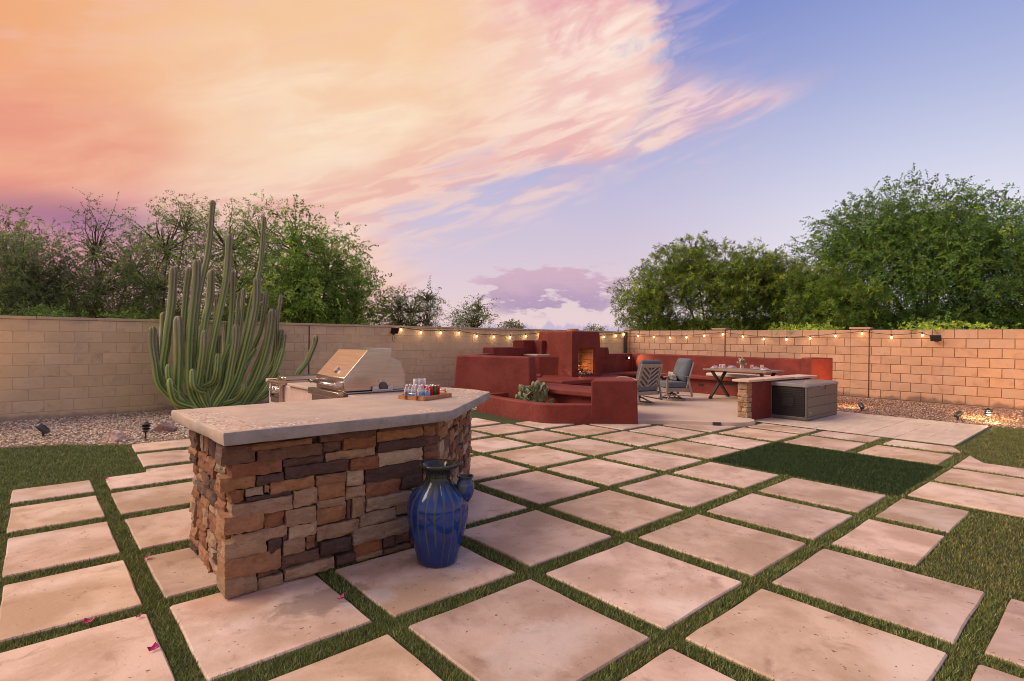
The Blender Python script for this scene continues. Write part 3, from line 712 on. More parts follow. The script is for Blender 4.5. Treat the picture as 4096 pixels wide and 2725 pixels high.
for (a, b, r) in (((11.20, 10.10, .70), (11.62, 10.22, .71), .042), ((11.22, 10.26, .72), (11.60, 10.34, .73), .045), ((11.24, 10.14, .80), (11.56, 10.30, .83), .040), ((11.30, 10.24, .865), (11.42, 10.12, .86), .035)):
    q = [tuple(Vector(a).lerp(Vector(b), t/6) + Vector((0, 0, .006*math.sin(t*2)))) for t in range(7)]
    part('log', MB().tube(q, [r*rnd.uniform(.9, 1.08) for _ in range(7)], 10), M_['log'], fp, smooth=True)
gt = MB()
for i in range(5): gt.tube([(11.26+i*.08, 10.04, .60), (11.26+i*.08, 10.05, .655), (11.26+i*.08, 10.36, .655)], .007, 6)
gt.tube([(11.22, 10.06, .65), (11.64, 10.06, .65)], .007, 6); part('grate', gt, M_['black'], fp)
vg = MB()
for i in range(260):
    p = Vector((rnd.uniform(11.2, 11.8), rnd.uniform(10.02, 10.45), oz0+.018+rnd.uniform(0, .03))); s = rnd.uniform(.006, .012)
    vg.obox(p, (rnd.random(), rnd.random(), .3), (-.3, rnd.random(), .6), (.2, -.5, rnd.random()+.1), s, s, s)
struct(part('fire_glass', vg, M_['fglass'], fp), 'stuff')
for i, (x, y, h) in enumerate(((11.24, 10.18, .10), (11.30, 10.24, .13), (11.37, 10.20, .10), (11.45, 10.25, .12), (11.52, 10.22, .07))):
    part('flame', MB().lathe([(.016, 0), (.022, .25*h), (.014, .6*h), (.002, h)], (x, y, .625), 8), M_['flame'], fp, smooth=True)
stucco('hearth', MB().prism([(9.66, 9.11), (10.75, 9.12), (12.35, 9.30), (12.75, 10.10), (13.6, 10.25), (14.2, 9.9), (14.9, 10.3), (14.7, 10.95), (13.8, 10.95), (12.4, 11.1), (10.8, 11.2), (10.0, 10.4), (9.55, 9.8)], .462, .556), fp, .03)
stucco('hearth_base', MB().prism([(9.80, 9.26), (10.75, 9.27), (12.25, 9.44), (12.7, 10.25), (14.1, 10.2), (14.6, 10.9), (12.4, 11.05), (10.8, 11.1), (9.8, 10.1)], .05, .460), fp, .03)
stucco('step_wall', MB().prism([(9.55, 11.60), (10.72, 11.60), (10.72, 11.88), (9.38, 11.88)], -.04, 1.322), fp, .03)
stucco('step_wall', MB().prism([(10.69, 11.62), (11.36, 11.62), (11.36, 11.90), (10.50, 11.90)], -.04, 1.522), fp, .03)
stucco('step_pier', MB().prism([(11.07, 11.28), (11.48, 11.28), (11.55, 11.72), (11.10, 11.72)], 1.0, 1.520), fp, .03)
stucco('cabinet', MB().prism([(10.72, 11.05), (11.08, 10.50), (11.5, 11.0), (11.3, 11.66), (10.75, 11.66)], .5, 1.082), fp, .03)
stucco('cabinet', MB().prism([(9.62, 10.55), (10.10, 10.30), (10.75, 10.95), (10.70, 11.62), (9.60, 11.62)], .4, .60), fp, .03)
part('shelf_slab', MB().prism([(11.34, 10.93), (10.79, 11.17), (10.66, 11.60), (11.5, 11.62)], 1.085, 1.128), M_['travertine'], fp, bevel=.006)
part('flue_cap', MB().lathe([(.165, 0), (.168, .075), (.15, .085)], (11.80, 10.75, 1.782), 28), M_['terra'], fp, smooth=False)
stucco('side_wall', MB().prism([(12.25, 10.62), (13.92, 10.72), (13.95, 11.05), (12.3, 11.0)], .5, 1.125), fp, .03)
stucco('side_wall_step', MB().prism([(12.05, 10.60), (13.42, 10.685), (13.42, 10.95), (12.1, 10.9)], 1.0, 1.325, [(12.05, 10.615), (13.36, 10.69), (13.36, 10.95), (12.1, 10.9)]), fp, .03)
part('wall_plate', MB().obox((12.42, 10.598, 1.15), (1, .06, 0), (0, 1, 0), (0, 0, 1), .058, .008, .028), M_['plate'], fp, bevel=.003)
# back bench
bb = thing('bench_wall', 'long red stucco bench with a high back along the block wall', 'bench', (14.5, 8, 0))
stucco('back_wall', MB().prism([(14.80, 10.86), (14.80, 5.62), (15.12, 5.62), (15.12, 11.1)], .0, 1.12), bb, .03)
stucco('corner_wall', MB().prism([(13.88, 10.74), (14.83, 10.88), (14.9, 11.2), (13.8, 11.05)], .0, 1.118), bb, .03)
stucco('seat', MB().prism([(14.15, 10.15), (14.15, 5.15), (14.86, 5.15), (14.86, 10.7)], .47, .578), bb, .03)
stucco('seat_base', MB().prism([(14.29, 10.3), (14.29, 5.1), (14.84, 5.1), (14.84, 10.6)], .0, .468), bb, .02)
stucco('end_wall', MB().prism([(14.80, 5.66), (14.66, 5.34), (15.50, 5.14), (15.56, 5.62)], -.03, 1.158), bb, .03)
ow = part('outlet_cover', MB().box(14.272, 14.288, 8.06, 8.20, .285, .345), M_['black'], bb, bevel=.003)
# wall light on the corner
wlg = thing('wall_light', 'small square metal wall light glowing on the red corner wall', 'wall light', (14.43, 10.80, .99))
dv = Vector((.99, .14, 0)).normalized(); nv = Vector((.14, -.99, 0)).normalized()
part('housing', MB().obox(Vector((14.43, 10.80, 1.01)) + nv*.03, dv, nv, (0, 0, 1), .045, .028, .05), M_['steeld'], wlg, bevel=.004)
part('lens', MB().obox(Vector((14.45, 10.80, .985)) + nv*.061, dv, nv, (0, 0, 1), .022, .003, .020), M_['led'], wlg)
# short wall with stone pillar end and flagstone cap
pillar_stones = []
sw = thing('low_wall', 'short red stucco wall with stone end and flagstone cap behind storage box', 'wall', (11.8, 5.05, 0))
stucco('wall_body', MB().prism([(10.66, 4.985), (13.05, 4.80), (13.1, 5.04), (10.66, 5.22)], -.04, .772), sw, .02)
for z0_, hgt_, ws_ in ((-.03, .10, (.5, .5)), (.075, .105, (1,)), (.185, .085, (.42, .58)), (.275, .09, (.6, .4)), (.37, .10, (.7, .3)), (.475, .14, (1,)), (.62, .145, (1,))):
    for fc in (0, 1):
        A = Vector((10.50, 5.19, 0)) if fc == 0 else Vector((10.495, 4.995, 0)); B = Vector((10.50, 5.0, 0)) if fc == 0 else Vector((10.665, 4.975, 0))
        L = (B-A).length; s_ = 0; dd = (B-A).normalized(); nr = Vector((dd.y, -dd.x, 0))
        if fc == 1: L += rnd.uniform(-.02, .02)
        for f_ in ws_ if fc == 0 else (1,):
            pillar_stones.append((A+dd*(s_+f_*L/2)+Vector((0, 0, z0_+hgt_/2)), L*f_, hgt_, math.atan2(dd.y, dd.x), sw)); s_ += f_*L
xx = 10.43
for i, w in enumerate((.62, .58, .66, .55, .42)):
    P = [(xx, 4.93-i*.045+rnd.uniform(-.015, .01)), (xx+w-.006, 4.93-(i+1)*.045+rnd.uniform(-.01, .012)), (xx+w-.006+rnd.uniform(-.02, .02), 5.26-(i+.8)*.03), (xx+rnd.uniform(-.01, .02), 5.27-i*.03)]
    me, c = slab_mesh(P, 0, .042, .03, M_['cap'], .006); link('capstone', me, sw, Vector((c.x, c.y, .818+rnd.uniform(-.003, .003)))-root_loc(sw)); xx += w

# ================================================================== stone bar counter
bar = thing('stone_bar', 'stacked stone outdoor bar with a thick concrete counter beside the blue jar', 'bar counter', (1.8, 4.0, 0))
core = [(.99, 3.64), (2.40, 3.64), (3.74, 5.0), (3.40, 5.34), (2.28, 4.62), (.99, 4.62)]
part('bar_core', MB().prism(core, -.05, .95), M_['mortar'], bar)
def stone(w, h, d, mt, seed, rough=.015):
    """rough-faced stone: front grid faces -y, centred on x and z, body runs back to y = d"""
    r = random.Random(seed); nx = max(4, min(12, int(w/.030)+2)); nzz = 6 if h > .06 else 4
    V = []; F = []
    for j in range(nzz):
        for i in range(nx):
            u = i/(nx-1); v = j/(nzz-1); e = min(u*w, (1-u)*w, v*h, (1-v)*h)
            x = -w/2 + u*w; z = -h/2 + v*h
            y = -rough*1.1*mnoise.noise(Vector((x*9+seed, z*17, seed*.7))) - rough*.8*abs(mnoise.noise(Vector((x*22+seed, z*40, seed*.3)))) - r.uniform(0, rough*.35)
            if i in (0, nx-1) or j in (0, nzz-1):
                y += .005 + r.uniform(0, .005); x *= 1 - r.uniform(0, .010)/max(w, .05)*1.2; z += r.uniform(-.005, .004)
            V.append((x, y, z))
    n = len(V)
    for j in range(nzz-1):
        for i in range(nx-1):
            a = j*nx+i; F.append((a, a+1, a+nx+1, a+nx))
    ring = [i for i in range(nx)] + [j*nx+nx-1 for j in range(1, nzz)] + [(nzz-1)*nx+i for i in range(nx-2, -1, -1)] + [j*nx for j in range(nzz-2, 0, -1)]
    for k in ring: V.append((V[k][0], .03, V[k][2]))
    m = len(ring); dep = [d*.45, d] if d < .12 else [d*.3, d*.55, d*.8, d]
    for yy in dep:
        for k in ring: V.append((V[k][0]+(1 if V[k][0] > 0 else -1)*(.010*mnoise.noise(Vector((seed, yy*22, V[k][2]*30)))-(.006 if yy == d else 0)), yy, V[k][2]))
    for i in range(m):
        a, b = ring[i], ring[(i+1) % m]; F.append((a, n+i, n+(i+1) % m, b))
        for q in range(len(dep)): F.append((n+q*m+i, n+(q+1)*m+i, n+(q+1)*m+(i+1) % m, n+q*m+(i+1) % m))
    F.append(tuple(n+len(dep)*m+i for i in range(m)))
    mb = MB(); mb.v = V; mb.f = F; me = meshof(mb, 'stone', mt, True)
    if hasattr(me, 'set_sharp_from_angle'): me.set_sharp_from_angle(angle=math.radians(14))
    return me
SM = {'t': 'stone_tan', 'p': 'stone_pale', 'r': 'stone_rust', 'o': 'stone_orange', 'b': 'stone_brown', 'd': 'stone_dark', 'g': 'stone_grey'}
STONES = [(0.94, 1.413, 0.869, 0.906, 'o'), (0.86, 1.06, 0.808, 0.906, 'b'), (1.065, 1.484, 0.796, 0.865, 'b'), (1.488, 1.616, 0.806, 0.864, 'b'), (1.62, 1.869, 0.803, 0.875, 'r'), (1.883, 2.274, 0.826, 0.895, 'o'), (2.277, 2.382, 0.815, 0.904, 'o'), (1.887, 2.275, 0.752, 0.818, 'd'), (0.92, 1.22, 0.722, 0.795, 'r'), (1.226, 1.495, 0.74, 0.786, 'd'), (1.51, 1.874, 0.737, 0.789, 't'), (1.238, 1.67, 0.661, 0.734, 'd'), (1.677, 1.892, 0.647, 0.729, 'r'), (1.892, 2.268, 0.65, 0.74, 'p'), (0.856, 1.061, 0.651, 0.723, 'o'), (1.061, 1.232, 0.656, 0.708, 'd'), (1.148, 1.434, 0.58, 0.654, 'o'), (1.44, 1.658, 0.583, 0.645, 'o'), (1.658, 1.787, 0.54, 0.649, 'p'), (1.794, 2.269, 0.538, 0.642, 'd'), (0.916, 0.998, 0.575, 0.64, 'r'), (1.0, 1.11, 0.598, 0.638, 'p'), (1.112, 1.145, 0.6, 0.643, 't'), (1.006, 1.285, 0.554, 0.582, 'd'), (1.289, 1.451, 0.472, 0.575, 't'), (1.453, 1.649, 0.486, 0.59, 'o'), (1.652, 1.795, 0.457, 0.532, 't'), (1.798, 2.081, 0.433, 0.543, 'r'), (2.088, 2.27, 0.45, 0.542, 'd'), (0.922, 1.286, 0.475, 0.552, 't'), (0.878, 1.11, 0.388, 0.49, 'o'), (1.114, 1.237, 0.374, 0.467, 'r'), (1.24, 1.442, 0.36, 0.459, 't'), (1.448, 1.659, 0.428, 0.478, 't'), (1.446, 1.658, 0.321, 0.42, 'o'), (1.66, 1.691, 0.322, 0.446, 'b'), (1.694, 1.792, 0.32, 0.456, 't'), (1.8, 2.175, 0.346, 0.43, 'g'), (1.756, 2.037, 0.246, 0.33, 'g'), (2.04, 2.16, 0.266, 0.344, 'g'), (0.937, 1.258, 0.302, 0.368, 't'), (1.264, 1.455, 0.269, 0.348, 'p'), (1.45, 1.756, 0.214, 0.304, 't'), (1.702, 2.146, 0.134, 0.236, 'g'), (0.884, 1.132, 0.222, 0.322, 't'), (1.133, 1.222, 0.205, 0.296, 'd'), (1.224, 1.258, 0.277, 0.306, 'd'), (1.227, 1.371, 0.178, 0.264, 't'), (1.374, 1.437, 0.186, 0.262, 'r'), (1.475, 1.693, 0.112, 0.196, 'd'), (1.714, 1.932, 0.043, 0.13, 'r'), (1.935, 2.039, 0.052, 0.126, 'd'), (2.042, 2.162, 0.053, 0.133, 'b'), (0.885, 1.22, 0.115, 0.224, 'o'), (1.222, 1.472, 0.092, 0.165, 'b'), (1.076, 1.209, 0.076, 0.101, 'b'), (0.885, 1.074, 0.012, 0.114, 't'), (1.077, 1.232, -0.002, 0.064, 't'), (1.238, 1.575, 0.013, 0.081, 't'), (1.584, 1.724, 0.024, 0.082, 'd'), (1.731, 1.943, 0.005, 0.041, 't'), (1.943, 2.163, 0.006, 0.038, 'b')]
STONES += [(2.168, 2.40, .010, .10, 'b'), (2.168, 2.41, .108, .20, 'r'), (2.168, 2.405, .205, .262, 'd'), (2.165, 2.41, .268, .345, 'g'), (2.18, 2.40, .35, .435, 'g'), (2.274, 2.40, .442, .53, 't'),
           (2.273, 2.41, .536, .585, 'b'), (2.273, 2.40, .59, .645, 'b'), (2.272, 2.40, .65, .70, 'r'), (2.272, 2.405, .704, .748, 'b'), (2.28, 2.41, .752, .812, 'b'), (1.46, 1.88, .872, .925, 'b'), (1.89, 2.40, .90, .93, 'b'), (.98, 1.45, .91, .935, 'b')]
sd = 1
for x0_, x1_, z0_, z1_, c_ in STONES:
    z0_ = max(z0_, .0); g_ = .0015; w = x1_-x0_-g_*2; h = z1_-z0_+.004; sd += 1
    if x0_ < .93:
        h += .004
        w2 = rnd.uniform(.10, .22)                        # corner stone: returns down the end face
        o = link('stone', stone(w, h, w2, M_[SM[c_]], sd), bar, Vector(((x0_+x1_)/2, 3.575+rnd.uniform(-.008, .006), (z0_+z1_)/2))-root_loc(bar))
    else:
        o = link('stone', stone(w, h, .10, M_[SM[c_]], sd), bar, Vector(((x0_+x1_)/2, 3.583+rnd.uniform(-.014, .012), (z0_+z1_)/2))-root_loc(bar))
def veneer(root, A, B, z0, z1, seed, hs=(.05, .115), wsr=(.07, .26), pal='ttoorbbdgpt', first=0):
    """random ashlar stones on the face running from A to B (outward normal on the right of A->B)"""
    r = random.Random(seed); A = Vector(A+(0,)); B = Vector(B+(0,)); L = (B-A).length; d = (B-A).normalized(); ang = math.atan2(d.y, d.x)
    nr = Vector((d.y, -d.x, 0)); z = z0; sdd = seed*100
    while z < z1-.02:
        h = min(r.uniform(*hs), z1-z); 
        if z1-(z+h) < .03: h = z1-z
        s = -r.uniform(0, .02)
        while s < L-.02:
            w = min(r.uniform(*wsr)*(1.15 if h < .07 else .9), L-s+.015)
            if L-(s+w) < .05: w = L-s+.01
            parts_ = [(z, h)] if h < .09 or r.random() < .72 else [(z, h*.46), (z+h*.48, h*.52)]
            for zz, hh in parts_:
                sdd += 1; mid = A + d*(s+w/2) + nr*r.uniform(-.022, .010); mid.z = zz+hh/2
                o = link('stone', stone(w-.006, hh-.004, .11, M_[SM[r.choice(pal)]], sdd, .015), root, mid-root_loc(root)); o.rotation_euler = (0, 0, ang+r.uniform(-.03, .03))
            s += w
        z += h
for c_, w_, h_, a_z, rt_ in pillar_stones:
    sd += 1; o = link('stone', stone(w_-.004, h_-.006, .10, M_[SM[rnd.choice('tpott')]], sd, .012), rt_, c_-root_loc(rt_)); o.rotation_euler = (0, 0, a_z)
veneer(bar, (.915, 4.63), (.915, 3.70), 0, .94, 5, hs=(.06, .13), wsr=(.10, .30), pal='tttoorrbdg')
veneer(bar, (2.42, 3.60), (3.80, 5.00), 0, .94, 6, hs=(.06, .13), wsr=(.10, .34), pal='ttprroobdd')
veneer(bar, (3.80, 5.02), (3.42, 5.38), 0, .94, 7, pal='ttprob')
veneer(bar, (2.26, 4.66), (.95, 4.66), 0, .94, 8)
# concrete counter slab with slightly worn edges
sl = [(.845, 3.445), (2.44, 3.455), (3.60, 4.42), (3.62, 4.75), (3.50, 5.12), (3.05, 5.03), (2.30, 4.78), (.80, 4.70)]
def rough_slab(poly, z0, z1, amp, step=.07):
    P = []
    for i in range(len(poly)):
        a = Vector(poly[i]); b = Vector(poly[(i+1) % len(poly)]); k = max(1, int((b-a).length/step))
        for q in range(k): P.append(a.lerp(b, q/k))
    n = len(P); lv = [(0, .010), (.25, .002), (.8, 0), (.95, .004), (1, .013)]
    V = []
    for t, ins in lv:
        for i, p in enumerate(P):
            d1 = (P[(i+1) % n]-P[i-1]).normalized(); nr = Vector((d1.y, -d1.x))
            w = mnoise.noise(Vector((p.x*4, p.y*4, t*2)))*amp + mnoise.noise(Vector((p.x*17, p.y*17, t*5)))*amp*.5
            V.append((p.x - nr.x*(ins-w), p.y - nr.y*(ins-w), z0+(z1-z0)*t + (0 if t > .9 else mnoise.noise(Vector((p.x*9, p.y*9, 9)))*.004)))
    F = [tuple(range(n-1, -1, -1))] + [(k*n+i, k*n+(i+1) % n, (k+1)*n+(i+1) % n, (k+1)*n+i) for k in range(4) for i in range(n)] + [tuple(4*n+i for i in range(n))]
    mb = MB(); mb.v = V; mb.f = F; return mb
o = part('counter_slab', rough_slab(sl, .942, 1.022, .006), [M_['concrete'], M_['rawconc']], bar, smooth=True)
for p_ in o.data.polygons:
    if abs(p_.normal.z) < .8 and p_.normal.y < -.3: p_.material_index = 1  # front and diagonal sides get the darker grey: shade painted as colour
if hasattr(o.data, 'set_sharp_from_angle'): o.data.set_sharp_from_angle(angle=math.radians(42))
# exposed pebbles set in the slab along its rim
pb = []; pc = []
for i in range(1700):
    t = rnd.random(); e = rnd.choice((0, 0, 0, 1, 1, 2, 2, 3, 7, 7, 7)); a = Vector(sl[e]); b = Vector(sl[(e+1) % 8]); p = a.lerp(b, t); d = (b-a).normalized(); ins = .02 + abs(rnd.gauss(0, .11))
    if e == 0 and .35 < t < .86 and rnd.random() < .85: continue
    if mnoise.noise(Vector((p.x*2.3, p.y*2.3, 4))) < 0: continue
    q = p + Vector((-d.y, d.x))*ins; s = rnd.uniform(.004, .012); an = rnd.random()*pi
    for k in range(6): pb.append((q.x+s*math.cos(an+k*pi/3)*(1.5 if k % 3 == 0 else 1), q.y+s*math.sin(an+k*pi/3), 1.0222))
    pb.append((q.x, q.y, 1.0222+s*.25)); c = rnd.choice(((.66, .55, .46), (.72, .64, .56), (.42, .24, .16), (.36, .23, .16), (.60, .45, .36))); pc += [c]*7
Fp = [(7*i+k, 7*i+(k+1) % 6, 7*i+6) for i in range(len(pb)//7) for k in range(6)]
struct(link('counter_pebbles', npmesh('counter_pebbles', np.array(pb)-np.array(root_loc(bar)), np.array(Fp), M_['peb'], np.array(pc)), bar), 'stuff')

# ================================================================== grill island
isl = thing('grill_island', 'pink stucco grill island behind the stone bar', 'kitchen island', (2.8, 6, 0))
IS = M_['islandst']
part('island_body', MB().prism([(2.33, 4.86), (3.05, 4.9), (3.16, 4.95), (3.16, 7.36), (2.33, 7.36)], -.04, .985), IS, isl, bevel=.02, seg=3)
part('island_top', MB().prism([(2.30, 5.74), (3.2, 5.74), (3.2, 6.62), (2.30, 6.62)], .985, 1.022), M_['concrete'], isl, bevel=.012, seg=3)
part('island_top', MB().prism([(2.30, 4.80), (3.2, 4.80), (3.2, 4.985), (2.30, 4.985)], .985, 1.020), M_['concrete'], isl, bevel=.010, seg=3)
part('island_top', MB().prism([(2.30, 7.12), (3.22, 7.12), (3.22, 7.40), (2.30, 7.40)], .985, 1.028), IS, isl, bevel=.010, seg=3)
S_ = M_['steel']
gr_ = thing('gas_grill', 'stainless steel gas grill with its hood closed', 'grill', (2.28, 5.35, .9))
y0g, y1g = 5.03, 5.705
part('grill_body', MB().box(2.285, 3.0, 5.05, 5.69, .62, 1.035), S_, gr_, bevel=.004)
prof = [(2.285, 1.045), (2.285, 1.176), (2.530, 1.444), (2.800, 1.462), (2.785, 1.36), (2.705, 1.125), (2.66, 1.045)]
mb = MB(); V = [(x, y0g, z) for x, z in prof] + [(x, y1g, z) for x, z in prof]; n = len(prof)
mb.add(V, [tuple(range(n)), tuple(range(2*n-1, n-1, -1))] + [(i, n+i, n+(i+1) % n, (i+1) % n) for i in range(n)]); part('hood', mb, S_, gr_, bevel=.006, seg=2)
prof = [(2.64, 1.04), (2.64, 1.2), (2.775, 1.388), (2.905, 1.33), (2.962, 1.205), (2.962, 1.04)]; n = len(prof)
mb = MB(); V = [(x, y0g+.02, z) for x, z in prof] + [(x, y1g-.02, z) for x, z in prof]
mb.add(V, [tuple(range(n)), tuple(range(2*n-1, n-1, -1))] + [(i, n+i, n+(i+1) % n, (i+1) % n) for i in range(n)]); part('hood_back', mb, S_, gr_, bevel=.004)
part('front_lip', MB().box(2.232, 2.300, 5.045, 5.80, .975, 1.036), S_, gr_, bevel=.004)
part('rim', MB().box(2.30, 3.0, 5.0, 5.74, 1.026, 1.038), S_, gr_, bevel=.003)
part('control_panel', MB().box(2.262, 2.286, 5.085, 5.765, .66, .974), S_, gr_, bevel=.003)
hd = part('handle', MB().tube([(2.205, 5.02, 1.112), (2.205, 5.70, 1.112)], .0135, 14), M_['chrome'], gr_, smooth=True)
for yy in (5.06, 5.66): part('handle_bracket', MB().bar((2.20, yy, 1.112), (2.286, yy, 1.112), .02, .045), M_['chrome'], gr_, bevel=.006)
# lid thermometer on the sloping face
sn = Vector((-(1.444-1.176), 0, 2.530-2.285)).normalized()
tc_ = Vector((2.285, 5.33, 1.176)).lerp(Vector((2.530, 5.33, 1.444)), .24) + sn*.001
part('thermometer', MB().tube([tc_, tc_+sn*.016, tc_+sn*.020], [.034, .034, .028], 20), M_['chrome'], gr_, smooth=False)
for yy in (5.2, 5.36, 5.52, 5.67):
    kn = part('knob', MB().tube([(2.262, yy, .88), (2.222, yy, .88)], [.026, .022], 14), M_['chrome'], gr_)
    part('dial', MB().tube([(2.262, yy, .88), (2.256, yy, .88)], .034, 16), M_['ink'], kn, local=False)
# rotisserie bracket on the right side
part('side_bracket', MB().bar((2.575, 5.015, 1.045), (2.80, 5.012, 1.045), .012, .014).bar((2.575, 5.010, 1.066), (2.625, 5.010, 1.066), .012, .036).bar((2.745, 5.010, 1.066), (2.80, 5.010, 1.066), .012, .036), M_['plate'], gr_, bevel=.003)
part('hinge_wheel', MB().tube([(2.700, 5.016, 1.085), (2.700, 5.028, 1.085)], .040, 18), M_['steeld'], gr_)
part('bolt', MB().tube([(2.665, 5.018, 1.135), (2.665, 5.028, 1.135)], .010, 10), M_['chrome'], gr_)
# side burner
sb = thing('side_burner', 'stainless side burner unit with lid and two knobs', 'side burner', (2.28, 6.95, .9))
part('burner_body', MB().box(2.29, 2.95, 6.81, 7.08, .78, 1.016), S_, sb, bevel=.004)
part('burner_rim', MB().box(2.30, 2.98, 6.78, 7.11, 1.0, 1.035), S_, sb, bevel=.004)
part('bullnose', MB().tube([(2.272, 6.775, 1.010), (2.272, 7.155, 1.010)], .026, 14).box(2.272, 2.34, 6.776, 7.154, .990, 1.036), S_, sb, smooth=False)
prof = [(2.345, 1.038), (2.345, 1.060), (2.352, 1.075), (2.372, 1.084), (2.90, 1.084), (2.90, 1.038)]; n = len(prof)
mb = MB(); V = [(x, 6.80, z) for x, z in prof] + [(x, 7.10, z) for x, z in prof]
mb.add(V, [tuple(range(n)), tuple(range(2*n-1, n-1, -1))] + [(i, n+i, n+(i+1) % n, (i+1) % n) for i in range(n)]); ld = part('lid', mb, S_, sb, bevel=.004)
part('lid_handle', MB().tube([(2.352, 6.90, 1.068), (2.338, 6.92, 1.064), (2.338, 7.0, 1.064), (2.352, 7.02, 1.068)], .006, 8), M_['chrome'], ld)
part('burner_panel', MB().box(2.272, 2.292, 6.80, 7.10, .76, .985), S_, sb, bevel=.004)
for yy, zz in ((6.90, .913), (7.02, .922)):
    k = part('knob', MB().tube([(2.272, yy, zz), (2.262, yy, zz), (2.258, yy, zz), (2.222, yy, zz)], [.033, .033, .026, .024], 18), M_['chrome'], sb)
part('igniter', MB().tube([(2.272, 7.03, .855), (2.252, 7.03, .855)], .014, 12), M_['ink'], sb)
part('slot', MB().box(2.2695, 2.273, 6.84, 7.07, .828, .836), M_['ink'], sb)
oc = thing('outlet_cover', 'vertical metal outlet cover on the pink island end', 'outlet cover', (2.33, 7.22, .86))
part('cover_plate', MB().box(2.316, 2.329, 7.17, 7.245, .79, .92), S_, oc, bevel=.004); part('flap', MB().box(2.300, 2.315, 7.182, 7.232, .80, .91), S_, oc, bevel=.008)

# ================================================================== serving tray and drinks
T0 = 1.0235
tray = thing('serving_tray', 'acacia wood serving tray with two metal bar handles on the counter', 'tray', (2.48, 3.90, T0))
a_ = Vector((2.485, 3.885, 0)); tx = Vector((.42, .02, 0)); 
te = Vector((.372, .128, 0)).normalized(); ts = Vector((-.173, .232, 0)).normalized()
te = Vector((.95, .31, 0)).normalized(); ts = Vector((-te.y, te.x, 0))
# tray frame: corner nearest the viewer is c0, long side along te, short side along ts
c0 = Vector((2.596, 4.101, 0)); LL, WW = .40, .29
c0 = Vector((2.60, 4.10, 0))
tl = (Vector((2.985, 4.235, 0))-c0); te = tl.normalized(); LL = tl.length
tsv = (Vector((2.420, 4.335, 0))-c0); ts = Vector((-te.y, te.x, 0)); WW = tsv.length
def tp(u, v, z=0): return c0 + te*u + ts*v + Vector((0, 0, T0+z))
Wd = M_['wood']
part('tray_base', MB().obox(tp(LL/2, WW/2, .006), te, ts, (0, 0, 1), LL/2-.008, WW/2-.008, .005), Wd, tray)
for u, v, hx_, hy_ in ((LL/2, .005, LL/2, .0055), (LL/2, WW-.005, LL/2, .0055), (.005, WW/2, .0055, WW/2-.011), (LL-.005, WW/2, .0055, WW/2-.011)):
    part('tray_side', MB().obox(tp(u, v, .018), te, ts, (0, 0, 1), hx_, hy_, .018), Wd, tray, bevel=.0015, seg=1)
for u in (-.004, LL+.004):
    sgn = -1 if u < 0 else 1
    for v in (WW*.28, WW*.70):
        part('handle_post', MB().tube([tp(u, v, .008), tp(u+sgn*.008, v, .035), tp(u+sgn*.006, v, .060), tp(u-sgn*.004, v, .066)], [.008, .009, .010, .009], 8), Wd, tray, smooth=True)
    part('handle_bar', MB().tube([tp(u+sgn*.002, WW*.22, .056), tp(u+sgn*.002, WW*.76, .056)], .0055, 10).tube([tp(u+sgn*.002, WW*.19, .056), tp(u+sgn*.002, WW*.22, .056)], .008, 10), M_['chrome'], tray, smooth=True)
# water bottles
def bottle(u, v, lab, first=None):
    p = tp(u, v, .012); t = thing('water_bottle', lab, 'bottle', p, 0, 'small water bottles on the tray')
    if first is None:
        b = part('bottle', MB().lathe([(.021, 0), (.023, .006), (.0225, .02), (.024, .024), (.024, .048), (.0225, .054), (.024, .062), (.0225, .078), (.012, .096), (.0095, .101), (.0095, .108)], (0, 0, 0), 18), M_['clear'], t, smooth=True, local=True)
        w = part('water', MB().lathe([(.020, .003), (.0215, .02), (.0225, .05), (.0215, .070)], (0, 0, 0), 16), M_['glass'], b, smooth=True, local=True)
        part('label', MB().lathe([(.0245, .024), (.0245, .050)], (0, 0, 0), 20, False, False), M_['label'], b, smooth=True, local=True)
        part('bottle_cap', MB().lathe([(.0115, .103), (.0115, .114), (.010, .116)], (0, 0, 0), 16), M_['white'], t, smooth=False, local=True)
    else:
        for ch in list(first.children):
            c = ch.copy(); COL.objects.link(c); c.parent = t
            for g2 in ch.children: d = g2.copy(); COL.objects.link(d); d.parent = c
    return t
bl = None
spots_ = [(.045, .235, 'small water bottle at the outer end of the front row on the tray'), (.050, .165, 'water bottle behind the left tray handle, second in its row'), (.062, .100, 'water bottle in front of the tray, just left of the corner one'), (.125, .065, 'water bottle standing next to the red can on the tray'),
          (.105, .245, 'water bottle in the rear row behind the outermost one'), (.120, .190, 'water bottle in the middle of the tray below the glasses'), (.130, .130, 'water bottle in the middle of the cluster beside the cans')]
for u, v, lab in spots_:
    b_ = bottle(u, v, lab, bl); bl = bl or b_
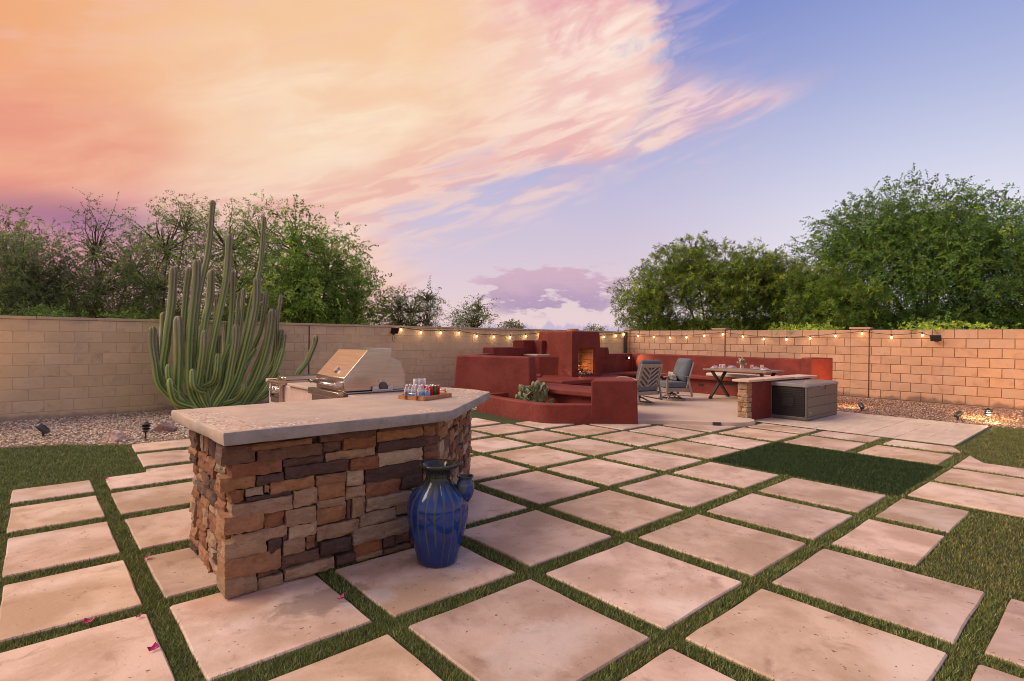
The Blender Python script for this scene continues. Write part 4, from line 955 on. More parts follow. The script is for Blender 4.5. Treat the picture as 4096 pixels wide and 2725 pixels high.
# cans
def text_on(txt, size, root, r, mt, ang, z, vertical=False, name='lettering', slant=.25):
    cu = bpy.data.curves.new('t', 'FONT'); cu.body = txt; cu.size = size; cu.align_x = 'CENTER'; cu.align_y = 'CENTER'; cu.extrude = .0004; cu.shear = slant; cu.offset = size*.015
    o = bpy.data.objects.new('t', cu); COL.objects.link(o); dg = bpy.context.evaluated_depsgraph_get()
    me = bpy.data.meshes.new_from_object(o.evaluated_get(dg)); bpy.data.objects.remove(o)
    for v in me.vertices:
        x, y, zz = v.co
        if vertical: x, y = -y, x
        a = ang + x/r; rr = r + .0006 + zz
        v.co = (math.cos(a)*rr, math.sin(a)*rr, z+y)
    me.materials.clear(); me.materials.append(mt); return link(name, me, root)
def can(u, v, kind, lab):
    p = tp(u, v, .012); t = thing('soda_can', lab, 'can', p, 0, 'soda cans on the tray'); m = M_['canred'] if kind == 'r' else M_['cangrn']
    part('can_body', MB().lathe([(.018, 0), (.0235, .006), (.0235, .092), (.021, .099)], (0, 0, 0), 24), m, t, smooth=True, local=True)
    part('can_end', MB().lathe([(.021, .0985), (.0215, .101), (.020, .1025), (.019, .100)], (0, 0, 0), 20), M_['chrome'], t, local=True)
    vd = math.atan2(-p.y, -p.x)
    if kind == 'r': text_on('Coca-Cola', .019, t, .0235, M_['ink'], vd, .062)
    else: text_on('Sprite', .036, t, .0235, M_['ink'], vd, .050, True)
for i, (u, k, l) in enumerate(((.195, 'r', 'red soda can with dark script beside the water bottles'), (.245, 'g', 'green soda can with dark lettering, in the middle of the three cans at the front'), (.297, 'r', 'red soda can in the front row nearest the far tray handle'))):
    can(u, .085, k, l)
for u, k, l in ((.225, 'r', 'red soda can in the back row behind the first red can'), (.300, 'g', 'green soda can in the back row, mostly hidden by the front cans')): can(u, .155, k, l)
# two patterned tumblers
for u, v, l in ((.185, .235, 'clear patterned tumbler above the bottles, nearer the grill'), (.225, .205, 'clear patterned tumbler just behind the soda cans')):
    t = thing('tumbler', l, 'glass', tp(u, v, .012), 0, 'clear tumblers on the tray')
    part('bowl', MB().lathe([(.022, .0), (.004, .006), (.004, .045), (.020, .056), (.030, .075), (.034, .100), (.033, .160), (.031, .160), (.032, .100), (.028, .078), (.0, .06)], (0, 0, 0), 24, True, False), M_['glass'], t, smooth=True, local=True)
    part('etched_band', MB().lathe([(.0345, .090), (.0342, .140)], (0, 0, 0), 24, False, False), M_['clear'], t, smooth=True, local=True)

# ================================================================== big glazed jar
jar = thing('glazed_jar', 'tall blue drip-glazed jar with spout in front of the stone bar', 'jar', (2.185, 3.255, 0.002))
HJ = .69
def spout(p, t, r, z):
    if z > .60:
        k = max(0, math.cos(t - spa))**10; f = (z-.60)/.09
        p[0] += math.cos(spa)*.052*k*f; p[1] += math.sin(spa)*.052*k*f; p[2] += .006*k*f
    return p
rv_ = Vector((rt.x, rt.y, 0)).normalized(); spa = math.atan2(rv_.y, rv_.x) + .15
pr = [(.122, 0), (.132, .008), (.140, .05), (.163, .14), (.186, .23), (.200, .31), (.205, .37), (.201, .415), (.188, .457), (.157, .502), (.120, .538), (.093, .565), (.082, .590), (.081, .618), (.092, .642), (.112, .662), (.122, .674), (.123, .684), (.116, .690), (.104, .684), (.083, .655), (.069, .62), (.070, .58), (.085, .545), (.09, .52)]; pr = [(a*1.06, b) for a, b in pr]
part('jar_body', MB().lathe(pr, (0, 0, 0), 64, True, True, spout), M_['jar'], jar, smooth=True, local=True)
sp_ = MB().lathe([(.006, .400), (.030, .425), (.052, .460), (.064, .505), (.064, .540), (.055, .568), (.048, .578), (.054, .592), (.060, .598), (.056, .603), (.047, .598), (.040, .58), (.050, .54), (.05, .50)], (rv_.x*.192, rv_.y*.192, .0), 36, True, True)
part('side_cup', sp_, M_['jarcup'], jar, smooth=True, local=True)

# ================================================================== storage box
bx = thing('storage_box', 'grey plastic outdoor storage box with a dark recessed side panel', 'storage box', (12.2, 4.59, .012))
X0, X1, Y0, Y1 = 11.40, 13.05, 4.235, 4.955; P_ = M_['plast']
part('box_shell', MB().box(X0+.03, X1-.03, Y0+.012, Y1-.012, .05, .672), P_, bx, bevel=.02)
part('base_rail', MB().box(X0, X1, Y0, Y1, .012, .092), P_, bx, bevel=.022, seg=3)
for k in range(3):
    z0_ = .098 + k*.188
    if k == 2:
        hx0, hx1 = 12.10, 12.36
        part('front_board', MB().box(X0+.035, hx0, Y0-.002, Y0+.02, z0_, .668).box(hx1, X1-.008, Y0-.002, Y0+.02, z0_, .668).box(hx0, hx1, Y0-.002, Y0+.02, z0_, .600), P_, bx, bevel=.005)
        part('handle_recess', MB().box(hx0, hx1, Y0+.0125, Y0+.016, .60, .668), M_['plastlid'], bx)
    else: part('front_board', MB().box(X0+.035, X1-.008, Y0-.002, Y0+.02, z0_, z0_+.180), P_, bx, bevel=.005)
part('badge', MB().box(11.50, 11.63, Y0-.008, Y0-.003, .155, .185), M_['plastlid'], bx, bevel=.004)
part('badge_line', MB().box(11.525, 11.605, Y0-.0095, Y0-.0085, .166, .173), M_['plast'], bx)
part('side_panel', MB().box(X0+.006, X0+.028, Y0+.045, Y1-.045, .065, .655), M_['blackp'], bx, bevel=.012)
kn = MB()
for j in range(15):
    for i in range(15):
        y = Y0+.075+i*.0407; z = .095+j*.0370
        if abs(y-4.60) < .13 and .22 < z < .53: continue
        kn.add([(X0+.0065, y-.017, z-.015), (X0+.0065, y+.017, z-.015), (X0+.0065, y+.017, z+.015), (X0+.0065, y-.017, z+.015), (X0+.001, y, z)], [(0, 4, 1), (1, 4, 2), (2, 4, 3), (3, 4, 0)])
part('raised_texture', kn, M_['blackp'], bx)
mb = MB(); 
for (ya, yb, za, zb_) in ((4.475, 4.50, .27, .49), (4.70, 4.725, .27, .49), (4.50, 4.70, .465, .49), (4.50, 4.70, .27, .285)): mb.box(X0-.002, X0+.012, ya, yb, za, zb_)
part('handle_frame', mb, M_['blackp'], bx, bevel=.005); part('handle_well', MB().box(X0+.003, X0+.0055, 4.50, 4.70, .285, .465), M_['ink'], bx)
part('panel_frame', MB().box(X0-.004, X0+.03, Y0, Y0+.040, .05, .66).box(X0-.004, X0+.03, Y1-.040, Y1, .05, .66), P_, bx, bevel=.008)
ldp = MB(); n = 10
V = []; yc = [(Y0-.012, .672), (Y0-.014, .690), (Y0-.006, .708), (Y0+.018, .722), (Y0+.06, .730), (Y1-.06, .752), (Y1-.01, .745), (Y1+.012, .725), (Y1+.012, .690), (Y1+.012, .672)]
for xx in (X0-.012, X1+.018):
    for y, z in yc: V.append((xx, y, z))
ldp.add(V, [tuple(range(n-1, -1, -1)), tuple(range(n, 2*n))] + [(i, (i+1) % n, n+(i+1) % n, n+i) for i in range(n)])
part('lid', ldp, M_['plastlid'], bx, bevel=.006, ang=50)

# ================================================================== swivel chairs
PZ = .073
def chair(loc, rz, label, pill=True):
    t = thing('swivel_chair', label, 'chair', loc, rz, 'swivel rocking patio chairs'); Cm = M_['chairm']; L_ = dict(local=True)
    # local: faces +y, x to its right
    R0 = .335; ring = [(R0*math.cos(a), R0*math.sin(a)) for a in [2*pi*k/36 for k in range(36)]]; ri = [(x*.9, y*.9) for x, y in ring]
    mb = MB(); V = [(x, y, 0) for x, y in ring]+[(x, y, .034) for x, y in ring]+[(x, y, .034) for x, y in ri]+[(x, y, 0) for x, y in ri]; n = 36
    mb.add(V, [(k*n+i, k*n+(i+1) % n, ((k+1) % 4)*n+(i+1) % n, ((k+1) % 4)*n+i) for k in range(4) for i in range(n)]); part('base_ring', mb, Cm, t, local=True)
    for k in range(4):
        a = pi/4+k*pi/2; c, s = math.cos(a), math.sin(a)
        part('base_spoke', MB().tube([(c*.31, s*.31, .03), (c*.20, s*.20, .075), (c*.08, s*.08, .135), (c*.02, s*.02, .15)], [.017, .018, .020, .024], 8), Cm, t, smooth=True, local=True)
    part('pedestal', MB().tube([(0, 0, .13), (0, 0, .21)], .035, 12).box(-.12, .12, -.12, .12, .205, .225), M_['steeld'], t, local=True)
    fz = .31
    part('seat_frame', MB().box(-.33, .33, .25, .29, fz-.085, fz).box(-.33, .33, -.30, -.26, fz-.085, fz).box(-.34, -.30, -.30, .29, fz-.085, fz).box(.30, .34, -.30, .29, fz-.085, fz).box(-.30, .30, -.26, .25, fz-.03, fz-.005), Cm, t, bevel=.004, local=True)
    for s in (-1, 1):
        part('front_leg', MB().bar((s*.355, .30, .13), (s*.355, .30, .585), .05, .03, (1, 0, 0)), Cm, t, bevel=.004, local=True)
        part('rear_leg', MB().bar((s*.355, -.37, .10), (s*.355, -.25, .59), .05, .03, (1, 0, 0)), Cm, t, bevel=.004, local=True)
        part('side_rail', MB().bar((s*.355, .30, .14), (s*.355, -.36, .12), .028, .022), Cm, t, bevel=.003, local=True)
        pth = [(s*.36, .40, .590), (s*.365, .25, .618), (s*.365, .05, .628), (s*.362, -.15, .612), (s*.355, -.34, .575)]
        mb = MB()
        for a, b in zip(pth[:-1], pth[1:]): mb.bar(a, b, .062, .022)
        part('arm', mb, Cm, t, bevel=.005, local=True)
    # reclined back: chevron slats in a frame
    def bp(x, h): return Vector((x, -.235 - h*.30, .33 + h*.955))
    bu = (bp(0, 1)-bp(0, 0)).normalized(); bn = Vector((0, -bu.z, bu.y))
    H1 = .635; mb = MB()
    for s in (-1, 1): mb.bar(bp(s*.315, -.05), bp(s*.300, H1), .042, .026, bn)
    part('back_frame', mb, Cm, t, bevel=.004, local=True)
    pth = [bp(-.31, H1)+Vector((0, .0, 0)), bp(-.15, H1)-bn*-.012, bp(0, H1)-bn*-.018, bp(.15, H1)-bn*-.012, bp(.31, H1)]
    mb = MB()
    for a, b in zip(pth[:-1], pth[1:]): mb.bar(a-bu*.03, b-bu*.03, .026, .075, bu)
    part('top_rail', mb, Cm, t, bevel=.004, local=True)
    part('lower_rail', MB().bar(bp(-.30, .035), bp(.30, .035), .024, .05, bu), Cm, t, bevel=.004, local=True)
    part('centre_bar', MB().bar(bp(0, .05), bp(0, H1-.06), .03, .020, bn), Cm, t, bevel=.003, local=True)
    for s in (-1, 1):
        part('inner_bar', MB().bar(bp(s*.262, .05), bp(s*.257, H1-.06), .026, .018, bn), Cm, t, bevel=.003, local=True)
        for k in range(5):
            h0 = -.03+k*.118; h1 = h0+.215
            a, b = bp(0, h0), bp(s*.26, h1)
            ta, tb = 0., 1.
            if h0 < .05: ta = (.05-h0)/(h1-h0)
            if h1 > H1-.06: tb = (H1-.06-h0)/(h1-h0)
            part('back_slat', MB().bar(a.lerp(b, ta), a.lerp(b, tb), .042, .014, bn), Cm, t, bevel=.003, local=True)
    sc = part('seat_cushion', MB().box(-.30, .30, -.27, .31, fz+.002, fz+.155), M_['cush'], t, bevel=.035, seg=4, local=True)
    part('piping', MB().tube([(-.29, .305, fz+.128), (.29, .305, fz+.128)], .006, 6), M_['cush'], sc, local=True)
    # puffed back cushion with pleated top
    mb = MB(); nx, nh = 15, 12; V = []
    for side in (0, 1):
        for j in range(nh):
            for i in range(nx):
                u = i/(nx-1)*2-1; h = j/(nh-1); e = (1-abs(u)**5)*(1-abs(2*h-1)**5)
                th = .055 + .060*e**.5 + .008*math.sin(u*9.4)*e - (.03*math.exp(-((abs(u)-.42)**2+(h-.62)**2*2)*40) if side else 0)
                x = u*(.285+.012*math.sin(h*3.1)); hh = .12+h*.60 + (.010*math.sin(i*2.6) if j in (0, nh-1) else 0)
                V.append(bp(x, hh) + (-bn)*((.02 if not side else .02+th*1.5)))
    n_ = nx*nh; F = []
    for j in range(nh-1):
        for i in range(nx-1):
            a = j*nx+i; F += [(a, a+1, a+nx+1, a+nx)[::-1], (n_+a, n_+a+1, n_+a+nx+1, n_+a+nx)]
    rg = [i for i in range(nx)] + [j*nx+nx-1 for j in range(1, nh)] + [(nh-1)*nx+i for i in range(nx-2, -1, -1)] + [j*nx for j in range(nh-2, 0, -1)]
    F += [(rg[i], rg[(i+1) % len(rg)], n_+rg[(i+1) % len(rg)], n_+rg[i]) for i in range(len(rg))]
    mb.v = V; mb.f = F; o = part('back_cushion', mb, M_['cush'], t, smooth=True, local=True); md = o.modifiers.new('soft', 'SUBSURF'); md.levels = 1; md.render_levels = 1
    if pill:
        pw = thing('throw_pillow', pill[1], 'pillow', (0, 0, 0))
        mb = MB(); V = []; m_ = 9
        for side in (-1, 1):
            for j in range(m_):
                for i in range(m_):
                    u = i/(m_-1)*2-1; v = j/(m_-1)*2-1; e = max(0, (1-u*u)*(1-v*v))**.45
                    V.append((u*.17*(1-.10*v*v), side*.065*e, v*.13*(1-.10*u*u)))
        F = []
        for j in range(m_-1):
            for i in range(m_-1):
                a = j*m_+i; F += [(a, a+1, a+m_+1, a+m_), (m_*m_+a, m_*m_+a+m_, m_*m_+a+m_+1, m_*m_+a+1)]
        mb.v = V; mb.f = F
        bpy.data.objects.remove(pw)
        o = link('throw_pillow', meshof(mb, 'throw_pillow', M_['pillow'], True)); md = o.modifiers.new('soft', 'SUBSURF'); md.levels = 1; md.render_levels = 1
        mx = Matrix.Translation(loc) @ Matrix.Rotation(rz, 4, 'Z') @ Matrix.Translation((pill[0], -.06, fz+.265)) @ Matrix.Rotation(math.radians(-22), 4, 'X')
        o.matrix_world = mx; tag(o, pill[1], 'pillow')
    return t
def face(fx, fy): return math.atan2(fy, fx) - pi/2
chair((10.80, 7.72, PZ), face(.22, .975), 'patio chair seen from behind, chevron slatted back towards the viewer', (.10, 'dark patterned throw pillow on the chair turned away from the viewer'))
chair((12.21, 7.75, PZ), face(-.86, .50), 'patio chair seen from its side, with blue cushions, nearer the table', (.08, 'grey and cream patterned throw pillow on the sideways chair'))

# ================================================================== dining table and setting
tb_ = thing('dining_table', 'weathered plank dining table on dark crossed metal legs', 'table', (13.6, 6.6, PZ))
ZT = .845; tx0, tx1, ty0, ty1 = 13.12, 14.16, 5.80, 7.42
for k in range(6):
    w = (tx1-tx0)/6; part('plank', MB().box(tx0+k*w+.002, tx0+(k+1)*w-.002, ty0+.085, ty1-.085, ZT-.042, ZT+rnd.uniform(-.0008, .0008)), M_['table'], tb_, bevel=.003, seg=1)
for y in (ty0, ty1-.082): part('end_board', MB().box(tx0, tx1, y, y+.082, ZT-.042, ZT), M_['table'], tb_, bevel=.003, seg=1)
for y in (7.24, 5.98):
    part('leg', MB().bar((13.20, y, PZ+.04), (14.02, y, ZT-.06), .075, .045), M_['xleg'], tb_, bevel=.004)
    part('leg', MB().bar((14.10, y, PZ+.04), (13.26, y, ZT-.06), .074, .044), M_['xleg'], tb_, bevel=.004)
    part('leg_plate', MB().box(13.15, 14.12, y-.045, y+.045, ZT-.060, ZT-.045), M_['xleg'], tb_)
    part('foot', MB().box(13.15, 13.25, y-.03, y+.03, PZ, PZ+.045).box(14.05, 14.15, y-.03, y+.03, PZ, PZ+.045), M_['xleg'], tb_)
part('stretcher', MB().bar((13.66, 5.98, .44), (13.66, 7.24, .44), .05, .05), M_['xleg'], tb_, bevel=.003)
ZT += .001
vs = thing('flower_vase', 'glass jar of white flowers and greenery on the dining table', 'vase', (13.73, 6.68, ZT))
part('jar', MB().lathe([(.040, 0), (.046, .01), (.047, .075), (.036, .095), (.038, .118), (.034, .118), (.033, .095), (.042, .075), (.042, .015)], (0, 0, 0), 20), M_['glass'], vs, smooth=True, local=True)
part('water', MB().lathe([(.040, .008), (.041, .06)], (0, 0, 0), 16), M_['glass'], vs, smooth=True, local=True)
st_ = MB()
tips = []
for i in range(26):
    a = rnd.uniform(0, 2*pi); r = rnd.uniform(.02, .11); z = rnd.uniform(.15, .29)-r*.35; p = (r*math.cos(a), r*math.sin(a), z); tips.append(p); st_.tube([(r*.12*math.cos(a), r*.12*math.sin(a), .02), (r*.25*math.cos(a), r*.25*math.sin(a), .12), p], .0015, 4)
part('stems', st_, mat('green_stem', [(.10, .16, .05)]), vs, local=True)
fl = M_['white']; grn = mat('sage_leaf', [(.20, .28, .13), (.32, .36, .20)], 30, .7)
for i, p in enumerate(tips[:11]):
    mb = MB()
    for k in range(14):
        d = Vector((rnd.uniform(-1, 1), rnd.uniform(-1, 1), rnd.uniform(-.2, 1))).normalized(); u = d.orthogonal().normalized()
        c = Vector(p); mb.add([c, c+d*.016+u*.010, c+d*.026, c+d*.016-u*.010], [(0, 1, 2, 3)])
    part('flower', mb, fl, vs, local=True)
mb = MB()
for p in tips:
    for k in range(16):
        d = Vector((rnd.uniform(-1, 1), rnd.uniform(-1, 1), rnd.uniform(-.5, 1))).normalized(); u = d.orthogonal().normalized(); c = Vector(p)*rnd.uniform(.75, 1.0)+Vector((0, 0, .01))
        mb.add([c, c+d*.018+u*.005, c+d*.038, c+d*.018-u*.005], [(0, 1, 2, 3)])
struct(part('leaves', mb, grn, vs, local=True), 'stuff')
for x, y, l in ((13.44, 7.10, 'stemless glass at the chair end of the table, nearest the edge'), (13.64, 7.12, 'stemless glass just behind the first one at the chair end'), (13.91, 6.50, 'stemless glass right beside the flower vase'), (14.10, 6.33, 'stemless glass beside the plates at the far end')):
    t = thing('drinking_glass', l, 'glass', (x, y, ZT), 0, 'stemless glasses on the dining table')
    part('bowl', MB().lathe([(.024, 0), (.034, .012), (.041, .045), (.036, .095), (.033, .112), (.0315, .112), (.038, .045), (.03, .016)], (0, 0, 0), 22), M_['glass'], t, smooth=True, local=True)
for x, y, a, l in ((13.60, 7.33, .2, 'place setting with folded napkin nearest the chairs'), (14.22-.14, 7.12, -.3, 'place setting with napkin left of the flower vase'), (14.02, 6.43, .4, 'place setting on the bench side beside the far glasses'), (13.72, 6.08, -.1, 'place setting at the end of the table nearest the stone pillar')):
    t = thing('place_setting', l, 'plate', (x, y, ZT), a, 'place settings on the dining table')
    part('plate', MB().lathe([(.07, .002), (.115, .010), (.128, .016), (.126, .019), (.07, .008)], (0, 0, 0), 28), M_['white'], t, smooth=True, local=True)
    part('side_plate', MB().lathe([(.05, .018), (.088, .030), (.086, .033), (.05, .024)], (0, 0, 0), 24), M_['white'], t, smooth=True, local=True)
    part('napkin', MB().obox((.02, .0, .041), (1, .2, .05), (-.2, 1, 0), (0, 0, 1), .085, .045, .007).obox((-.03, .02, .052), (1, -.4, .1), (.4, 1, 0), (0, 0, 1), .06, .035, .006), M_['napkin'], t, bevel=.004, local=True)
    part('cutlery', MB().bar((.14, -.08, .004), (.15, .09, .004), .012, .003).bar((-.14, -.08, .004), (-.15, .09, .004), .012, .003), M_['chrome'], t, local=True)
for y0_, y1_, l in ((6.75, 7.92, 'long cream bench cushion nearer the chairs'), (5.50, 6.72, 'cream bench cushion at the far end of the bench')):
    o = part('bench_cushion', MB().box(14.16, 14.74, y0_, y1_, .580, .672), M_['cushlt'], None, bevel=.035, seg=4); tag(o, l, 'cushion', 'cream bench cushions')

# ================================================================== prickly pear
pp = thing('prickly_pear', 'bushy prickly pear cactus with grey-green pads in the red planter', 'cactus', (8.0, 8.30, .12))
def padmesh(w, h, th, v):
    n = 14; V = []; r = random.Random(v)
    out = [(w*math.sin(a)*(1+.10*math.cos(a)), h*.5*(1-math.cos(a))) for a in [2*pi*k/n for k in range(n)]]
    mb = MB()
    for yy, sc, in ((-th*.5, .55), (-th*.32, .9), (0, 1.0), (th*.32, .9), (th*.5, .55)):
        for x, z in out: V.append((x*sc, yy, h*.5+(z-h*.5)*sc))
    F = [(k*n+i, k*n+(i+1) % n, (k+1)*n+(i+1) % n, (k+1)*n+i)[::-1] for k in range(4) for i in range(n)] + [tuple(range(n)), tuple(range(5*n-1, 4*n-1, -1))]
    mb.v = V; mb.f = F; return meshof(mb, 'pad', M_['pad'], True)
def rimmesh(w, h):
    n = 18; q = [(w*1.0*math.sin(a)*(1+.10*math.cos(a)), 0, h*.5*(1-math.cos(a))) for a in [2*pi*k/n for k in range(n+1)]]
    return meshof(MB().tube(q, .0042, 5, False), 'rim', M_['padrim'], True)
pads = [padmesh(.052, .125, .030, 1), padmesh(.044, .110, .028, 2), padmesh(.058, .135, .032, 3)]; rims = [rimmesh(.052, .125), rimmesh(.044, .110), rimmesh(.058, .135)]
def put_pad(p, d, level, spin):
    k = rnd.randint(0, 2); hgt_ = (.125, .110, .135)[k]; s = rnd.uniform(.85, 1.1)
    q = Vector(d).to_track_quat('Z', 'Y').to_matrix().to_4x4(); mx = Matrix.Translation(Vector(p)) @ q @ Matrix.Rotation(spin, 4, 'Z') @ Matrix.Scale(s, 4)
    o = link('pad', pads[k], pp); o.matrix_local = mx; r_ = link('rim', rims[k], o)
    if level <= 0: return
    for i in range(rnd.choice((2, 2, 3)) if level > 1 else rnd.choice((1, 2))):
        a = rnd.uniform(-.9, .9); e = mx @ Vector((math.sin(a)*.045, 0, hgt_*(.80+.15*math.cos(a))))
        nd = (mx.to_3x3() @ Vector((math.sin(a)*.9, rnd.uniform(-.5, .5), math.cos(a)))).normalized(); nd = (nd+Vector((rnd.uniform(-.3, .3), rnd.uniform(-.3, .3), .45))).normalized()
        put_pad(e, nd, level-1, spin+rnd.uniform(-1, 1))
rt2 = Vector((rv_.x, rv_.y, 0))
for u, v, lv, ln in ((-.30, .0, 2, -.35), (-.20, -.08, 3, -.15), (-.10, .06, 3, 0), (0, .02, 4, .1), (.08, -.06, 3, .2), (.15, .05, 3, .25), (.22, -.02, 1, .5), (-.02, -.12, 2, -.1), (.05, .15, 4, .1), (.27, -.04, 0, .6), (-.25, .1, 3, -.2)):
    p = rt2*u + Vector((-rt2.y, rt2.x, 0))*v; put_pad(p + Vector((0, 0, .0 if u < .2 else .02)), (rt2.x*ln+rnd.uniform(-.15, .15), rt2.y*ln+rnd.uniform(-.15, .15), 1), lv, rnd.uniform(-.7, .7)+math.atan2(rt2.y, rt2.x))

# ================================================================== tall columnar cactus
def catmull(P, n):
    P = [Vector(p) for p in P]; P = [P[0]*2-P[1]] + P + [P[-1]*2-P[-2]]; out = []
    for i in range(1, len(P)-2):
        for k in range(n):
            t = k/n; a, b, c, d = P[i-1], P[i], P[i+1], P[i+2]
            out.append(.5*((2*b)+(c-a)*t+(2*a-5*b+4*c-d)*t*t+(3*b-a-3*c+d)*t**3))
    out.append(P[-2]); return out
def cactus_stem(root, pts, r, seed, off):
    r0 = random.Random(seed); raw = catmull(pts, 12); path = [raw[0]]; acc0 = 0
    for p in raw[1:]:
        if (p-path[-1]).length > .055 and (raw[-1]-p).length > r*1.5: path.append(p)
    dl = raw[-1]-path[-1]; path += [path[-1]+dl*t for t in (.25, .5, .7, .85, .94, 1.0)]; m = len(path); r = r*1.02; nr = r0.choice((4, 5, 5)); per = 4; n = nr*per; V = []; Cc = []; spn = []
    prev = Vector((1, .2, 0)); rot = r0.uniform(0, 2); Ltot = sum((path[i+1]-path[i]).length for i in range(m-1)); acc = 0
    top = path[-1].z > 1.55
    hue = r0.uniform(.85, 1.15)
    for i, p in enumerate(path):
        if i: acc += (path[i]-path[i-1]).length
        d = (path[min(i+1, m-1)]-path[max(i-1, 0)]).normalized(); a = (prev-d*prev.dot(d)).normalized(); prev = a; b = d.cross(a)
        f = acc/Ltot; rr = r*(.80+.20*min(1, f*5))*(1+.05*math.sin(acc*14+seed))*(1-.10*f)
        tip = max(0, 1-(Ltot-acc)/(r*1.3)); rr *= math.sqrt(max(0, 1-tip**2))*.98+.02
        for k in range(n):
            t = rot+2*pi*k/n; ph = (k % per)/per; rad = rr*(1.04 if ph == 0 else (.78 if ph in (.25, .75) else .50))
            V.append(p+(a*math.cos(t)+b*math.sin(t))*rad)
            hi_ = 1 if ph == 0 else 0
            old = max(0, min(1, (f-.45)*2.2)) if top else 0
            gcol = Vector((.13, .27, .065)).lerp(Vector((.15, .13, .10)), old*.75)
            if ph == .25: gcol = gcol.lerp(Vector((.60, .70, .16)), .7*(1-old*.6))  # one flank of each rib painted lime, as if lit
            if ph == .75: gcol = gcol*.8  # opposite flank painted darker, as its shaded side
            if hi_: gcol = Vector((.34, .40, .22)).lerp(Vector((.36, .31, .27)), old)
            if ph == .5: gcol = Vector((.10, .19, .05)).lerp(Vector((.13, .14, .08)), old) if (k//per) % 2 else gcol
            Cc.append(tuple(gcol*hue))
        if tip < .9:
            dens = 2 if acc < Ltot*.4 or not top else 10
            seg = (path[i]-path[i-1]) if i else Vector((0, 0, 0))
            for kk in range(nr):
                t = rot+2*pi*kk/nr; o_ = (a*math.cos(t)+b*math.sin(t))
                for q in range(dens):
                    s0 = p - seg*r0.random() + o_*rr*.97; dd = (o_+Vector((r0.uniform(-.8, .8), r0.uniform(-.8, .8), r0.uniform(-.7, .5)))).normalized(); ln = r0.uniform(.012, .022) if dens == 3 else r0.uniform(.02, .05)
                    wv = dd.cross(Vector((r0.random(), r0.random(), r0.random()))).normalized()*(.0016 if dens > 3 else .0022)
                    spn += [s0-wv, s0+wv, s0+dd*ln]
    F = [(i*n+k, i*n+(k+1) % n, (i+1)*n+(k+1) % n, (i+1)*n+k) for i in range(m-1) for k in range(n)]
    V.append(path[-1]+Vector((0, 0, .002))); Cc.append(Cc[-1]); 
    A = np.array([tuple(v-off) for v in V]); Fq = np.array(F)
    o = link('stem', npmesh('stem', A, Fq, M_['cactus'], np.array(Cc), True), root)
    return [s-off for s in spn]
def cactus(root, stems, base=True):
    off = root_loc(root); allsp = []
    for i, (pts, r) in enumerate(stems): allsp += cactus_stem(root, pts, r, i*7+3, off)
    A = np.array([tuple(v) for v in allsp]); me = npmesh('spines', A, np.arange(len(A)).reshape(-1, 3), M_['spine']); struct(link('spines', me, root), 'stuff')
